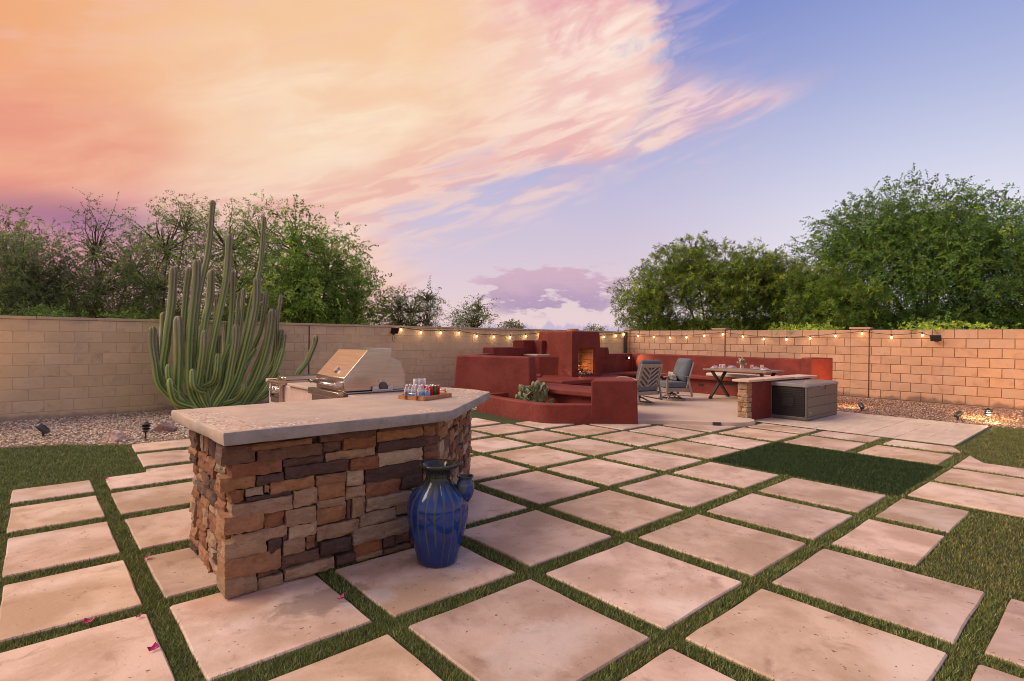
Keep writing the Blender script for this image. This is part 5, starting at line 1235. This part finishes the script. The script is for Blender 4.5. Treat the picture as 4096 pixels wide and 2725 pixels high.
STEMS = [([(2.42, 12.26, 0.25), (2.46, 12.29, 1.15), (2.54, 12.32, 2.27), (2.72, 12.35, 3.26), (2.8, 12.35, 4.3)], 0.058), ([(2.67, 12.25, 0.45), (2.76, 12.25, 1.15), (2.88, 12.25, 1.86), (3.03, 12.25, 2.72), (3.09, 12.25, 3.64)], 0.071), ([(3.21, 12.27, 0.86), (3.39, 12.36, 1.43), (3.57, 12.44, 2.33), (3.76, 12.5, 3.09), (3.83, 12.5, 4.16)], 0.048), ([(2.11, 12.26, 0.43), (1.95, 12.29, 0.89), (2.0, 12.32, 1.43), (2.09, 12.35, 2.24), (2.12, 12.35, 2.9)], 0.08), ([(2.3, 12.23, 0.2), (2.17, 12.17, 0.49), (2.17, 12.1, 1.16), (2.16, 12.1, 1.94)], 0.087), ([(2.35, 12.29, 0.61), (2.3, 12.42, 1.43), (2.37, 12.55, 2.41), (2.43, 12.55, 2.94)], 0.064), ([(2.57, 12.24, 0.13), (2.4, 12.22, 0.47), (2.37, 12.19, 1.02), (2.39, 12.16, 1.71), (2.46, 12.15, 2.53), (2.48, 12.15, 3.05)], 0.087), ([(2.59, 12.28, 1.15), (2.68, 12.36, 1.85), (2.78, 12.45, 2.28), (2.81, 12.45, 2.91)], 0.08), ([(3.0, 12.27, 0.72), (3.12, 12.33, 1.58), (3.18, 12.4, 2.16), (3.2, 12.4, 2.92)], 0.064), ([(2.0, 12.28, 0.76), (1.95, 12.39, 1.29), (1.97, 12.5, 1.7), (1.98, 12.5, 2.01)], 0.064), ([(2.23, 12.24, 0.15), (2.06, 12.22, 0.38), (1.87, 12.19, 0.64), (1.8, 12.16, 1.04), (1.75, 12.15, 1.43), (1.76, 12.15, 1.73)], 0.071), ([(2.0, 12.26, 0.49), (1.89, 12.31, 0.9), (1.84, 12.35, 1.24), (1.83, 12.35, 1.6)], 0.058), ([(2.41, 12.2, 0.17), (2.11, 12.02, 0.32), (2.0, 11.85, 0.58), (1.99, 11.85, 0.77)], 0.071), ([(2.32, 12.22, 0.26), (2.09, 12.11, 0.58), (1.99, 12.0, 0.8), (1.99, 12.0, 1.03)], 0.058), ([(2.53, 12.2, 0.55), (2.53, 12.02, 0.89), (2.54, 11.85, 1.3), (2.56, 11.85, 1.67)], 0.071), ([(2.63, 12.19, 0.46), (2.5, 11.97, 0.51), (2.36, 11.75, 0.62), (2.34, 11.75, 0.94)], 0.064), ([(2.63, 12.2, 0.54), (2.76, 12.02, 0.66), (2.78, 11.85, 0.89), (2.8, 11.85, 1.22)], 0.067), ([(2.84, 12.22, 0.14), (3.01, 12.1, 0.5), (3.08, 11.99, 1.01), (3.12, 11.9, 1.44), (3.13, 11.9, 1.8)], 0.077), ([(2.94, 12.23, 0.13), (3.18, 12.14, 0.58), (3.36, 12.06, 1.29), (3.52, 12.0, 2.16), (3.54, 12.0, 2.77)], 0.08), ([(3.34, 12.22, 0.13), (3.58, 12.12, 0.62), (3.74, 12.03, 1.2), (3.82, 11.95, 1.73), (3.85, 11.95, 2.14)], 0.084), ([(2.94, 12.24, 0.3), (3.1, 12.22, 0.43), (3.35, 12.2, 0.91), (3.6, 12.2, 1.3)], 0.071), ([(3.37, 12.26, 0.85), (3.6, 12.31, 1.38), (3.75, 12.35, 1.79), (3.84, 12.35, 2.52)], 0.055), ([(3.53, 12.24, 0.76), (3.73, 12.19, 1.29), (3.8, 12.15, 1.64), (3.83, 12.15, 2.03)], 0.048), ([(3.65, 12.26, 0.4), (3.9, 12.28, 0.92), (4.02, 12.3, 1.59), (4.13, 12.3, 2.47)], 0.048), ([(3.7, 12.24, 0.4), (3.91, 12.19, 0.69), (4.04, 12.15, 1.2), (4.11, 12.15, 1.71)], 0.051), ([(3.72, 12.22, 0.31), (3.95, 12.14, 0.75), (4.08, 12.05, 1.23), (4.14, 12.05, 1.62)], 0.045), ([(3.47, 12.21, 0.15), (3.73, 12.08, 0.47), (3.92, 11.95, 0.85), (4.07, 11.95, 1.32)], 0.058), ([(2.98, 12.19, 0.19), (3.17, 12.0, 0.28), (3.25, 11.8, 0.46), (3.26, 11.8, 0.62)], 0.058), ([(3.21, 12.28, 1.14), (3.31, 12.36, 1.58), (3.38, 12.45, 2.02), (3.42, 12.45, 2.57)], 0.048), ([(3.21, 12.29, 1.35), (3.28, 12.42, 1.87), (3.34, 12.55, 2.29), (3.37, 12.55, 2.5)], 0.045), ([(2.47, 12.28, 0.74), (2.56, 12.36, 1.29), (2.61, 12.45, 1.57), (2.64, 12.45, 1.78)], 0.064), ([(2.98, 12.28, 0.72), (3.04, 12.39, 1.14), (3.08, 12.5, 1.58), (3.1, 12.5, 1.87)], 0.051), ([(2.83, 12.32, 1.29), (2.91, 12.55, 1.98), (2.94, 12.6, 2.36)], 0.039), ([(2.84, 12.26, 0.58), (2.9, 12.31, 1.06), (2.92, 12.35, 1.43), (2.94, 12.35, 1.58)], 0.042), ([(2.79, 12.25, 0.31), (2.94, 12.25, 0.64), (2.99, 12.25, 1.01), (3.12, 12.25, 1.4)], 0.064), ([(3.47, 12.2, 0.09), (3.58, 12.02, 0.25), (3.69, 11.85, 0.46), (3.77, 11.85, 0.63)], 0.039), ([(3.84, 12.23, 0.33), (3.93, 12.17, 0.57), (3.94, 12.15, 0.76)], 0.045), ([(3.87, 12.24, 0.81), (4.02, 12.22, 1.2), (4.02, 12.2, 1.59), (4.02, 12.2, 2.16)], 0.042)]
cc = thing('columnar_cactus', 'tall many-stemmed columnar cactus in front of the tan wall', 'cactus', (2.75, 12.25, 0))
full = []
for pts, r in STEMS:
    b = Vector(pts[0]); tgt = Vector((2.75, 12.25, 0)); 
    q = [tuple(tgt.lerp(b, .25)*1.0 + Vector((0, 0, -.02))), tuple(tgt.lerp(b, .75)*1.0)] if (b-tgt).length > .25 else [tuple(tgt)]
    q = [(x, y, min(z, b.z*.6)) for x, y, z in q]
    full.append((q+list(pts), r))
cactus(cc, full)
cs = thing('columnar_cactus', 'single thin leaning cactus stem between big cactus and grill hood', 'cactus', (4.55, 12.6, 0))
cactus(cs, [([(4.5, 12.6, -.05), (4.48, 12.6, .35), (4.62, 12.6, .73), (4.80, 12.6, .95), (4.90, 12.6, 1.16), (5.0, 12.6, 1.40), (5.03, 12.6, 1.60)], .062)])
cs2 = thing('columnar_cactus', 'short young cactus stem beside the base of the big cactus', 'cactus', (4.1, 12.15, 0))
cactus(cs2, [([(4.1, 12.15, -.05), (4.05, 12.15, .3), (4.02, 12.15, .80)], .05)])

# ================================================================== rocks
def rock(loc, s, m, seed, label, rz=0):
    bm = bmesh.new(); bmesh.ops.create_icosphere(bm, subdivisions=3, radius=1); r = random.Random(seed)
    pl_ = [(Vector((r.uniform(-1, 1), r.uniform(-1, 1), r.uniform(-.4, 1))).normalized(), r.uniform(.55, .8)) for _ in range(11)]
    for v in bm.verts:
        for n_, d in pl_:
            k = v.co.dot(n_)
            if k > d: v.co -= n_*(k-d)
        v.co += v.co*mnoise.noise(v.co*2.3+Vector((seed, 0, 0)))*.12
        v.co = Vector((v.co.x*s[0], v.co.y*s[1], v.co.z*s[2]))
    me = bpy.data.meshes.new('rock'); bm.to_mesh(me); bm.free(); me.materials.append(m)
    o = link('rock', me, None, loc); o.rotation_euler = (0, 0, rz); return tag(o, label, 'rock')
rv = math.atan2(rv_.y, rv_.x)
rock((1.00, 9.93, .055), (.165, .12, .13), M_['rockr'], 4, 'red and white banded rock at the edge of the lawn', rv)
rock((1.66, 10.38, .06), (.20, .13, .12), M_['rockg'], 9, 'grey and brown rock behind the three-tier path light', rv)
rock((2.05, 11.55, .06), (.17, .13, .11), M_['rockw'], 12, 'pale flat rock just beyond the corner of the counter', rv)
rock((6.35, 9.9, .02), (.12, .05, .04), M_['rockw'], 15, 'small pale rock in the gravel near the red planter', rv)

# ================================================================== petals and leaves on the ground
k_ = 0
pw_ = ['on the concrete slab nearest the stone bar corner', 'in the turf joint left of the stone bar', 'on the slab edge in the lower left', 'on the turf beside the big slab below the bar', 'at the corner of the curved lawn', 'in the turf joint crossing at the left']
for i, (x, y, s) in enumerate(((.633, 4.587, 1), (.26, 3.752, 1.1), (.481, 3.21, 1), (1.413, 3.129, .9), (.648, 7.348, .8), (.469, 3.645, .55))):
    mb = MB()
    for j in range(3):
        a = rnd.uniform(0, 6.28)+j*2.1; d = Vector((math.cos(a), math.sin(a), rnd.uniform(.2, .7))).normalized(); u = Vector((-d.y, d.x, rnd.uniform(-.4, .4))).normalized(); c = Vector((x, y, .012))
        L = .036*s; w = .016*s
        mb.add([c, c+d*L*.5+u*w, c+d*L+Vector((0, 0, .006)), c+d*L*.5-u*w, c+d*L*.5+Vector((0, 0, -.004))], [(0, 1, 4), (1, 2, 4), (2, 3, 4), (3, 0, 4)])
    o = part('petal', mb, M_['petal']); tag(o, 'magenta bougainvillea petal ' + pw_[i], 'petal', 'fallen magenta petals')
mb = MB(); mc = MB()
for i in range(46):
    x, y = rnd.uniform(-.4, 3.2), rnd.uniform(9.9, 12.6)
    for q in range(2):
        a = rnd.uniform(0, 6.28); d = Vector((math.cos(a), math.sin(a), rnd.uniform(0, .5))); u = Vector((-d.y, d.x, .2)); c = Vector((x, y, .022)); s = rnd.uniform(.5, 1.1)
        mb.add([c, c+d*.018*s+u*.011*s, c+d*.036*s, c+d*.018*s-u*.011*s], [(0, 1, 2, 3)])
struct(part('petal_litter', mb, M_['petal']), 'stuff')
for i in range(240):
    if i < 60: x, y = rnd.uniform(-.4, 1), rnd.uniform(5, 9.5)
    elif i < 150: x, y = rnd.uniform(4, 12), rnd.uniform(-.5, 4)
    else: x, y = rnd.uniform(-.3, 5), rnd.uniform(1.5, 8)
    a = rnd.uniform(0, 6.28); d = Vector((math.cos(a), math.sin(a), .25)); u = Vector((-d.y, d.x, .1)); c = Vector((x, y, .008)); s = rnd.uniform(.35, .8)
    mc.add([c, c+d*.014*s+u*.004*s, c+d*.028*s, c+d*.014*s-u*.004*s], [(0, 1, 2, 3)])
struct(part('leaf_litter', mc, M_['dryleaf']), 'stuff')

# ================================================================== garden lamps
def spot(loc, aim, label, on, grp='garden spotlights'):
    t = thing('garden_spotlight', label, 'spotlight', loc, 0, grp); d = Vector(aim).normalized(); c = Vector((0, 0, .125))
    part('stake', MB().tube([(0, 0, -.02), (0, 0, .06)], [.012, .014], 8).tube([(0, 0, .05), (0, 0, .085)], [.026, .018], 10), M_['black'], t, local=True)
    part('head', MB().tube([c-d*.085, c-d*.07, c-d*.02, c+d*.06, c+d*.085], [.026, .040, .046, .050, .048], 18), M_['steeld'], t, smooth=True, local=True)
    fn = MB(); a = d.orthogonal().normalized(); b = d.cross(a)
    for k in range(9):
        w = a*math.cos(k*.7)+b*math.sin(k*.7); fn.bar(c-d*.055+w*.040, c+d*.03+w*.049, .006, .010, w)
    part('fin', fn, M_['black'], t, local=True)
    part('lens', MB().tube([c+d*.0855, c+d*.0865], .042, 16), M_['led'] if on else M_['lampoff'], t, local=True)
    part('cable', MB().tube([(0, 0, .02), (.05, -.02, .03), (.11, -.05, .022), (.17, -.06, .01)], .004, 6), M_['black'], t, smooth=True, local=True)
    if on:
        l = bpy.data.lights.new('spot_lamp', 'SPOT'); l.energy = on; l.color = (1, .50, .18); l.spot_size = math.radians(118); l.spot_blend = .9; l.shadow_soft_size = .04
        o = bpy.data.objects.new('spot_lamp', l); COL.objects.link(o); o.parent = t; o.location = c+d*.10; o.rotation_euler = (-d).to_track_quat('Z', 'Y').to_euler()
    return t
spot((14.16, 4.10, 0), (.62, .45, .42), 'black garden spotlight in the gravel nearest the storage box', 130)
spot((14.19, 2.39, 0), (.85, -.35, .36), 'black garden spotlight in the gravel beside the lit path lamp', 190)
spot((.19, 10.96, 0), (-.62, .40, .62), 'black garden spotlight in the pale gravel by the left wall', 60)
spot((14.55, 4.86, 0), (.45, .55, .75), 'low garden spotlight behind the storage box washing the red end wall', 6)
def pathlamp(loc, on, label):
    t = thing('path_lamp', label, 'path lamp', loc); hz = loc[2]; s = .93
    part('stake', MB().tube([(0, 0, -.02), (0, 0, .13)], .012, 10), M_['black'], t, local=True)
    part('cup', MB().lathe([(.012, .125), (.045, .150), (.048, .156)], (0, 0, 0), 18), M_['black'], t, local=True)
    part('tier', MB().lathe([(.038, .192), (.068, .176), (.070, .180), (.038, .204)], (0, 0, 0), 24), M_['black'], t, local=True)
    part('tier', MB().lathe([(.038, .236), (.068, .220), (.070, .224), (.038, .246)], (0, 0, 0), 24), M_['black'], t, local=True)
    part('tier', MB().lathe([(.074, .252), (.074, .258), (.028, .282), (.012, .290), (.004, .296)], (0, 0, 0), 24), M_['black'], t, local=True)
    part('lamp_glass', MB().lathe([(.030, .156), (.030, .254)], (0, 0, 0), 18), M_['lampglass'] if on else M_['lampoff'], t, local=True)
    if on:
        l = bpy.data.lights.new('path_lamp_light', 'POINT'); l.energy = 9; l.color = (1, .74, .38); l.shadow_soft_size = .03
        o = bpy.data.objects.new('path_lamp_light', l); COL.objects.link(o); o.parent = t; o.location = (-.085, -.085, .165)
pathlamp((14.26, 1.93, 0), True, 'lit tiered path lamp in the brown gravel by the right wall')
pathlamp((1.335, 9.78, -.02), False, 'unlit black tiered path lamp beside the lawn slabs')
# recessed step light in the patio edge
sl_ = thing('step_light', 'small louvred step light set in the patio edge', 'step light', (9.57, 5.15, .03))
p = Vector((9.585, 5.125, .030)); dd = Vector((.62, -.78, 0)).normalized(); nn = Vector((-.78, -.62, 0)).normalized()
part('faceplate', MB().obox(p+nn*.012, dd, nn, (0, 0, 1), .075, .010, .034), M_['steeld'], sl_, bevel=.003)
for k in range(3): part('louvre', MB().obox(p+nn*.024+Vector((0, 0, -.018+k*.018)), dd, nn, (0, 0, 1), .060, .004, .0055), M_['black'], sl_)

# ================================================================== string lights with solar panels
def string(name, lab, pts, normal, sag=.035):
    t = thing(name, lab, 'string lights', pts[len(pts)//2]); wire = []
    for a, b in zip(pts[:-1], pts[1:]):
        a = Vector(a); b = Vector(b)
        for k in range(6):
            f = k/6; wire.append(a.lerp(b, f)+Vector((0, 0, -sag*.5*4*f*(1-f))))
    wire.append(Vector(pts[-1])); part('cord', MB().tube(wire, .009, 6), M_['black'], t, smooth=True)
    return t
def bulb(t, p, normal, lamp=True):
    p = Vector(p); off = root_loc(t)
    part('socket', MB().lathe([(.008, .0), (.017, -.008), (.019, -.045), (.015, -.048)], p-off, 10), M_['black'], t, local=True)
    part('bulb', MB().lathe([(.010, -.048), (.019, -.062), (.024, -.082), (.018, -.104), (.004, -.112)], p-off, 12), M_['bulb'], t, smooth=True, local=True)
    if lamp:
        l = bpy.data.lights.new('bulb_light', 'POINT'); l.energy = .42; l.color = (1, .60, .22); l.shadow_soft_size = .03
        o = bpy.data.objects.new('bulb_light', l); COL.objects.link(o); o.parent = t; o.location = p-off+Vector((0, 0, -.088))+Vector(normal)*.035
YL = 13.125
SL = [(7.46, 1.805), (7.57, 1.80), (8.19, 1.735), (8.84, 1.735), (9.49, 1.74), (10.14, 1.655), (10.81, 1.64), (11.48, 1.63), (12.15, 1.67), (12.80, 1.73), (13.5, 1.76), (14.2, 1.72), (14.85, 1.66), (15.5, 1.65), (16.14, 1.685), (16.83, 1.745)]
t = string('string_lights', 'string of warm bulbs along the tan wall, from the solar panel to the corner', [(x, YL, z+.048) for x, z in SL] + [(17.38, 13.05, 1.84)], (0, -1, 0))
for x, z in SL[1:]: bulb(t, (x, YL, z+.048), (0, -1, 0))
XR = 17.425
SR = [(13.17, 1.80), (12.51, 1.74), (11.83, 1.70), (11.145, 1.68), (10.477, 1.70), (9.795, 1.755), (9.13, 1.81), (8.45, 1.73), (7.77, 1.665), (7.08, 1.655), (6.40, 1.695), (5.72, 1.765), (5.055, 1.83), (4.356, 1.735), (3.68, 1.79)]
t = string('string_lights', 'string of warm bulbs along the salmon wall with pilasters', [(XR-.02, y, z+.048) for y, z in SR] + [(XR, 3.50, 1.76)], (-1, 0, 0))
for y, z in SR: bulb(t, (XR-.02, y, z+.048), (-1, 0, 0))
def solar(loc, rz, lab, loop):
    t = thing('solar_panel', lab, 'solar panel', loc, rz, 'solar panels for the string lights')
    part('panel', MB().obox((0, -.05, -.05), (1, 0, 0), (0, 1, .38), (0, -.38, 1), .115, .012, .08).obox((0, 0, 0), (1, 0, 0), (0, 1, 0), (0, 0, 1), .001, .001, .001), M_['black'], t, bevel=.004, local=True)
    part('cell', MB().obox((0, -.0635, -.0555), (1, 0, 0), (0, 1, .38), (0, -.38, 1), .106, .002, .072), M_['solar'], t, local=True)
    part('bracket', MB().box(-.03, .03, -.04, .06, -.155, -.10), M_['black'], t, bevel=.004, local=True)
    if loop: part('cable_loop', MB().tube([(-.02, -.02, -.13), (-.045, -.02, -.22), (-.05, -.02, -.31), (-.02, -.02, -.345), (.015, -.02, -.34), (.03, -.02, -.28), (.0, -.02, -.20), (-.01, -.02, -.14)], .005, 6), M_['black'], t, smooth=True, local=True)
solar((7.32, 13.08, 1.79), 0, 'small black solar panel on the tan wall at the start of the lights', True)
solar((17.40, 3.385, 1.74), -pi/2, 'small black solar panel on the salmon wall at the end of the lights', False)
# fire and wall-light glow
for nm, loc, e, c, s in (('fire_light', (11.32, 10.16, .78), 9, (1, .30, .06), .06), ('fire_light', (11.45, 10.26, .66), 3, (1, .42, .10), .04)):
    l = bpy.data.lights.new(nm, 'POINT'); l.energy = e; l.color = c; l.shadow_soft_size = s; o = bpy.data.objects.new(nm, l); COL.objects.link(o); o.location = Vector(loc)-root_loc(fp); o.parent = fp
l = bpy.data.lights.new('wall_light_lamp', 'SPOT'); l.energy = 9; l.color = (1, .66, .26); l.spot_size = math.radians(80); l.shadow_soft_size = .02; l.spot_blend = .5
o = bpy.data.objects.new('wall_light_lamp', l); COL.objects.link(o); o.parent = wlg; q = Vector((14.47, 10.71, 1.0)); o.location = q-root_loc(wlg); o.rotation_euler = (-(Vector((14.80, 10.45, .86))-q)).to_track_quat('Z', 'Y').to_euler()

# ================================================================== trees beyond the walls
class Tree:
    def __init__(s, name, label, base, blobs, kind, n, pal, grp=None, seed=1, twig=1.0, trunk=.10, low=True):
        r = np.random.default_rng(seed); base = Vector(base); s.t = thing(name, label, 'tree' if kind != 'low' else 'shrub', tuple(base), 0, grp)
        mb = MB(); clumps = []; dirs = []
        if kind in ('fine', 'feather', 'tuft') and low:
            x0_, x1_ = min(blobs, key=lambda b: b[0][0]), max(blobs, key=lambda b: b[0][0]); blobs = list(blobs) + [((b[0][0]*1.01, b[0][1]*1.01, 2.05), b[1]*.95, .55) for b in blobs if b[0][2]-b[2] > 1.3]
        tot = sum(b[1]*b[1]*b[2] for b in blobs)
        cen = sum((Vector(b[0])*(b[1]*b[1]*b[2]) for b in blobs), Vector((0, 0, 0)))/tot
        fork = Vector((base.x*.6+cen.x*.4, base.y*.6+cen.y*.4, max(base.z+.3, (cen.z-base.z)*.30)))
        if kind != 'low': mb.tube([base-Vector((0, 0, .1)), base.lerp(fork, .5)+Vector((.04, .03, 0)), fork], [trunk*1.25, trunk, trunk*.85], 9)
        for (c, rx, rz_) in blobs:
            c = Vector(c); k = int(n*(rx*rx*rz_)/tot)
            if kind != 'low': 
                mid = fork.lerp(c, .5)+Vector((0, 0, -.15)); mb.tube([fork, mid, c-Vector((0, 0, rz_*.25))], [trunk*.45, trunk*.32, trunk*.18], 7)
            d = r.normal(size=(k, 3)); d /= np.linalg.norm(d, axis=1)[:, None]; rad = r.random(k)**.5
            # uneven outline: radius swells and dips with direction
            sw = np.array([mnoise.noise(Vector((q[0]*2.1+seed, q[1]*2.1, q[2]*2.1))) + .6*mnoise.noise(Vector((q[0]*5+seed, q[1]*5, q[2]*5))) for q in d])
            rad = rad*(1+.34*sw)
            P = np.array(c)[None]+d*rad[:, None]*np.array([rx, rx, rz_])
            # leave holes
            hole = np.array([mnoise.noise(Vector((q[0]*1.5, q[1]*1.5, q[2]*1.7+seed))) for q in P]); keep = (hole > (-.30 if kind != 'fine' else -.22)) & (P[:, 2] > base.z+.25)
            P, d = P[keep], d[keep]
            clumps.append(P); dirs.append(d)
            m = min(len(P), int((42 if kind != 'low' else 0)*twig))
            for q in P[r.permutation(len(P))[:m]]:
                q = Vector(q); st = c.lerp(q, .12)-Vector((0, 0, rz_*.15)); mm = st.lerp(q, .55)+Vector((r.uniform(-.1, .1), r.uniform(-.1, .1), r.uniform(-.02, .12)))
                mb.tube([st, mm, q], [.020*twig**.5, .012, .005], 4, False)
        P = np.concatenate(clumps); D = np.concatenate(dirs); N = len(P)
        if mb.v: part('trunk', mb, M_['bark'], s.t, smooth=True)
        if kind == 'fine': nl, L, lw, ll = 22, .50, .017, .080
        elif kind == 'feather': nl, L, lw, ll = 26, .62, .030, .105
        elif kind == 'tuft': nl, L, lw, ll = 15, .0, .024, .17
        else: nl, L, lw, ll = 12, .14, .022, .07
        ax = D*.8+np.array([0, 0, .25])+r.normal(size=(N, 3))*.55; ax /= np.linalg.norm(ax, axis=1)[:, None]
        sd = np.cross(ax, r.normal(size=(N, 3))); sd /= np.linalg.norm(sd, axis=1)[:, None]
        f = r.random((N, nl)); sg = np.sign(r.random((N, nl))-.5)
        o = P[:, None]+ax[:, None]*(f*L)[..., None]*r.uniform(.6, 1.1, (N, 1, 1))
        if kind in ('fine', 'feather', 'low'):
            o = o - np.array([0, 0, 1])*(f**2*L*.35)[..., None]
            ld = sd[:, None]*sg[..., None]*.8+ax[:, None]*.55+r.normal(size=(N, nl, 3))*.28
        else: ld = ax[:, None]*.55+r.normal(size=(N, nl, 3))*.75
        ld /= np.linalg.norm(ld, axis=2)[..., None]; wv = np.cross(ld, r.normal(size=(N, nl, 3))); wv /= np.linalg.norm(wv, axis=2)[..., None]
        le = ll*r.uniform(.6, 1.25, (N, nl, 1)); w = lw*r.uniform(.7, 1.2, (N, nl, 1))
        if kind != 'tuft': le = le*(1-.35*f[..., None])
        V = np.stack([o, o+ld*le*.5+wv*w*.5, o+ld*le, o+ld*le*.5-wv*w*.5], 2).reshape(-1, 3)-np.array(tuple(s.t.location))
        pal = np.array(pal); ng = np.array([mnoise.noise(Vector((q[0]*1.3+seed, q[1]*1.3, q[2]*1.6)))*.5+.5 for q in P]); cc = pal[r.integers(0, len(pal), N)]*r.uniform(.65, 1.3, (N, 1))*(.6+1.0*ng[:, None])*np.where(r.random((N, 1)) < .14, np.array([[1.7, 1.55, .9]]), 1.0); cc = np.repeat(cc[:, None], nl, 1)*r.uniform(.8, 1.2, (N, nl, 1)); cc = np.repeat(cc.reshape(-1, 3), 4, 0)
        s.c = link('crown', npmesh('crown', V, np.arange(len(V)).reshape(-1, 4), M_['leaf'], cc), s.t)
PM = [(0.152, 0.214, 0.090), (0.125, 0.187, 0.071), (0.187, 0.259, 0.107), (0.133, 0.169, 0.090)]
PM2 = [(0.172, 0.302, 0.060), (0.212, 0.352, 0.070), (0.142, 0.242, 0.056), (0.263, 0.384, 0.091)]
PO = [(0.192, 0.285, 0.050), (0.143, 0.226, 0.047), (0.251, 0.335, 0.067), (0.101, 0.167, 0.037)]
PR = [(0.104, 0.218, 0.045), (0.140, 0.270, 0.051), (0.079, 0.166, 0.041), (0.184, 0.297, 0.059), (0.088, 0.175, 0.061)]
PY = [(0.409, 0.558, 0.094), (0.317, 0.466, 0.074)]
T = Tree
GL = 'feathery trees beyond the tan wall'
T('mesquite_tree', 'leftmost feathery tree beyond the tan wall, at the photo edge', (0, 16.6, 0), [((-.1, 16.5, 2.71), 1.17, 1.3), ((-.3, 17.5, 3.37), .78, 1.04), ((.3, 16.5, 2.35), 1.17, .78)], 'fine', 5200, PM, GL, 1)
T('mesquite_tree', 'feathery grey-green tree with wispy pointed top, left of the cactus', (1.4, 17.1, 0), [((1.25, 17.0, 3.75), .62, 1.30), ((1.3, 17.0, 2.74), 1.48, 1.07), ((2.0, 17.9, 3.31), .94, 1.21)], 'fine', 2300, PM, GL, 2)
T('mesquite_tree', 'feathery tree directly left of the tallest cactus stems', (2.7, 17.4, 0), [((2.8, 17.3, 4.03), 1.0, 1.30), ((2.5, 17.3, 2.96), 1.52, 1.1), ((3.4, 18.2, 4.72), .69, .83)], 'fine', 2600, PM+PM2[:1], GL, 3)
T('mesquite_tree', 'green feathery tree rising directly behind the tall cactus', (4.6, 17.5, 0), [((4.4, 17.5, 4.25), 1.14, 1.28), ((5.2, 17.2, 4.58), .85, 1.14), ((4.5, 17.4, 2.99), 1.56, 1.14)], 'fine', 3500, PM2+PM[:1], GL, 4)
T('mesquite_tree', 'brighter green rounded tree right of the cactus, beyond the tan wall', (6.2, 16.0, 0), [((5.8, 16.0, 4.15), .85, 1.20), ((6.6, 15.7, 3.60), 1.21, 1.07), ((7.4, 15.6, 2.85), .94, .80), ((5.9, 16.0, 2.87), 1.61, 1.01)], 'feather', 3600, PM2, GL, 5)
T('mesquite_tree', 'small airy tree behind the solar panel on the tan wall', (9.0, 14.8, 0), [((8.9, 14.8, 2.40), 1.01, .54), ((9.35, 14.6, 2.80), .50, .42), ((8.5, 14.9, 2.50), .54, .54)], 'fine', 900, PM, GL, 6, .8, .05)
T('mesquite_tree', 'smallest wispy tree behind the middle of the tan wall lights', (11.2, 14.6, 0), [((11.1, 14.6, 2.15), .75, .43), ((11.35, 14.6, 2.58), .36, .45)], 'fine', 520, PM, GL, 7, .8, .04)
T('low_shrub', 'tiny grey shrub top peeking over the tan wall left of the chimney', (12.8, 14.4, 0), [((12.7, 14.4, 1.95), .50, .22)], 'low', 240, [(.17, .19, .10)], None, 8)
def sc_(b, k): return [((c[0]*k, c[1]*k, 1.58+(c[2]-1.58)*k), rx*k, rz_*k) for c, rx, rz_ in b]
T('oleander_tree', 'bushy bright green oleander at the corner of the walls', (20.6, 11.6, 0), sc_([((17.3, 11.9, 3.05), 1.41, 1.16), ((17.8, 11.1, 4.0), 1.33, 1.05), ((18.6, 10.9, 4.9), .85, .60), ((18.7, 9.6, 3.48), 1.82, 1.49), ((19.2, 8.6, 3.75), 1.33, .99), ((19.4, 7.9, 2.99), 1.33, 1.16)], 1.15), 'tuft', 13000, PO, None, 9, 1.2, .12)
T('oleander_tree', 'lower bright green oleander in front of the big right tree', (21.2, 7.1, 0), sc_([((19.0, 6.2, 2.70), 1.5, .95), ((18.8, 6.8, 3.40), .95, .79)], 1.12), 'tuft', 5000, PO+PR[:2], None, 10, 1, .08)
T('shade_tree', 'largest dark green tree with a wide dome crown beyond the right wall', (23.2, 4.6, 0), sc_([((22.3, 5.5, 5.50), 2.36, 1.50), ((23.4, 4.5, 5.45), 2.0, 1.25), ((22.1, 6.4, 5.05), 2.0, 1.27), ((22.8, 3.3, 4.61), 2.0, 1.63), ((22.5, 4.7, 4.02), 3.09, 1.63), ((22.8, 2.7, 3.61), 1.45, 2.0), ((22.8, 3.4, 2.96), 2.36, 1.27), ((22.8, 7.6, 4.79), 1.45, .91)], 1.03), 'feather', 14500, PR, None, 11, 1.0, .20)
T('shade_tree', 'dark green tree at the far right photo edge beside the big dome tree', (24.5, 1.0, 0), [((24.2, 1.2, 4.4), 1.6, 1.5), ((24.2, .9, 3.0), 1.8, 1.3)], 'feather', 3200, PR, None, 12, 1.0, .12)
T('low_shrub', 'yellow-green shrub tops over the wall between the two pilasters', (18.6, 7.1, 0), [((18.4, 7.1, 1.92), 1.08, .20), ((18.5, 6.2, 1.93), .6, .14)], 'low', 420, PY, None, 13)
T('low_shrub', 'yellow-green shrub tops over the right wall above the solar panel', (18.5, 3.2, 0), [((18.2, 3.6, 1.93), 1.0, .17), ((18.2, 2.6, 1.95), .9, .13)], 'low', 380, PY, None, 14)
T('low_shrub', 'green shrub tops above the tan wall left of the cactus', (1.7, 13.9, 0), [((1.7, 13.95, 1.88), .8, .20), ((.2, 14.2, 1.9), .9, .18)], 'low', 420, [(.10, .20, .04), (.08, .15, .04)], None, 15)
T('low_shrub', 'pale grey shrub just above the wall at the yard corner', (18.2, 14.0, 0), [((17.3, 14.6, 1.95), .45, .20)], 'low', 160, [(.20, .24, .13)], None, 16)
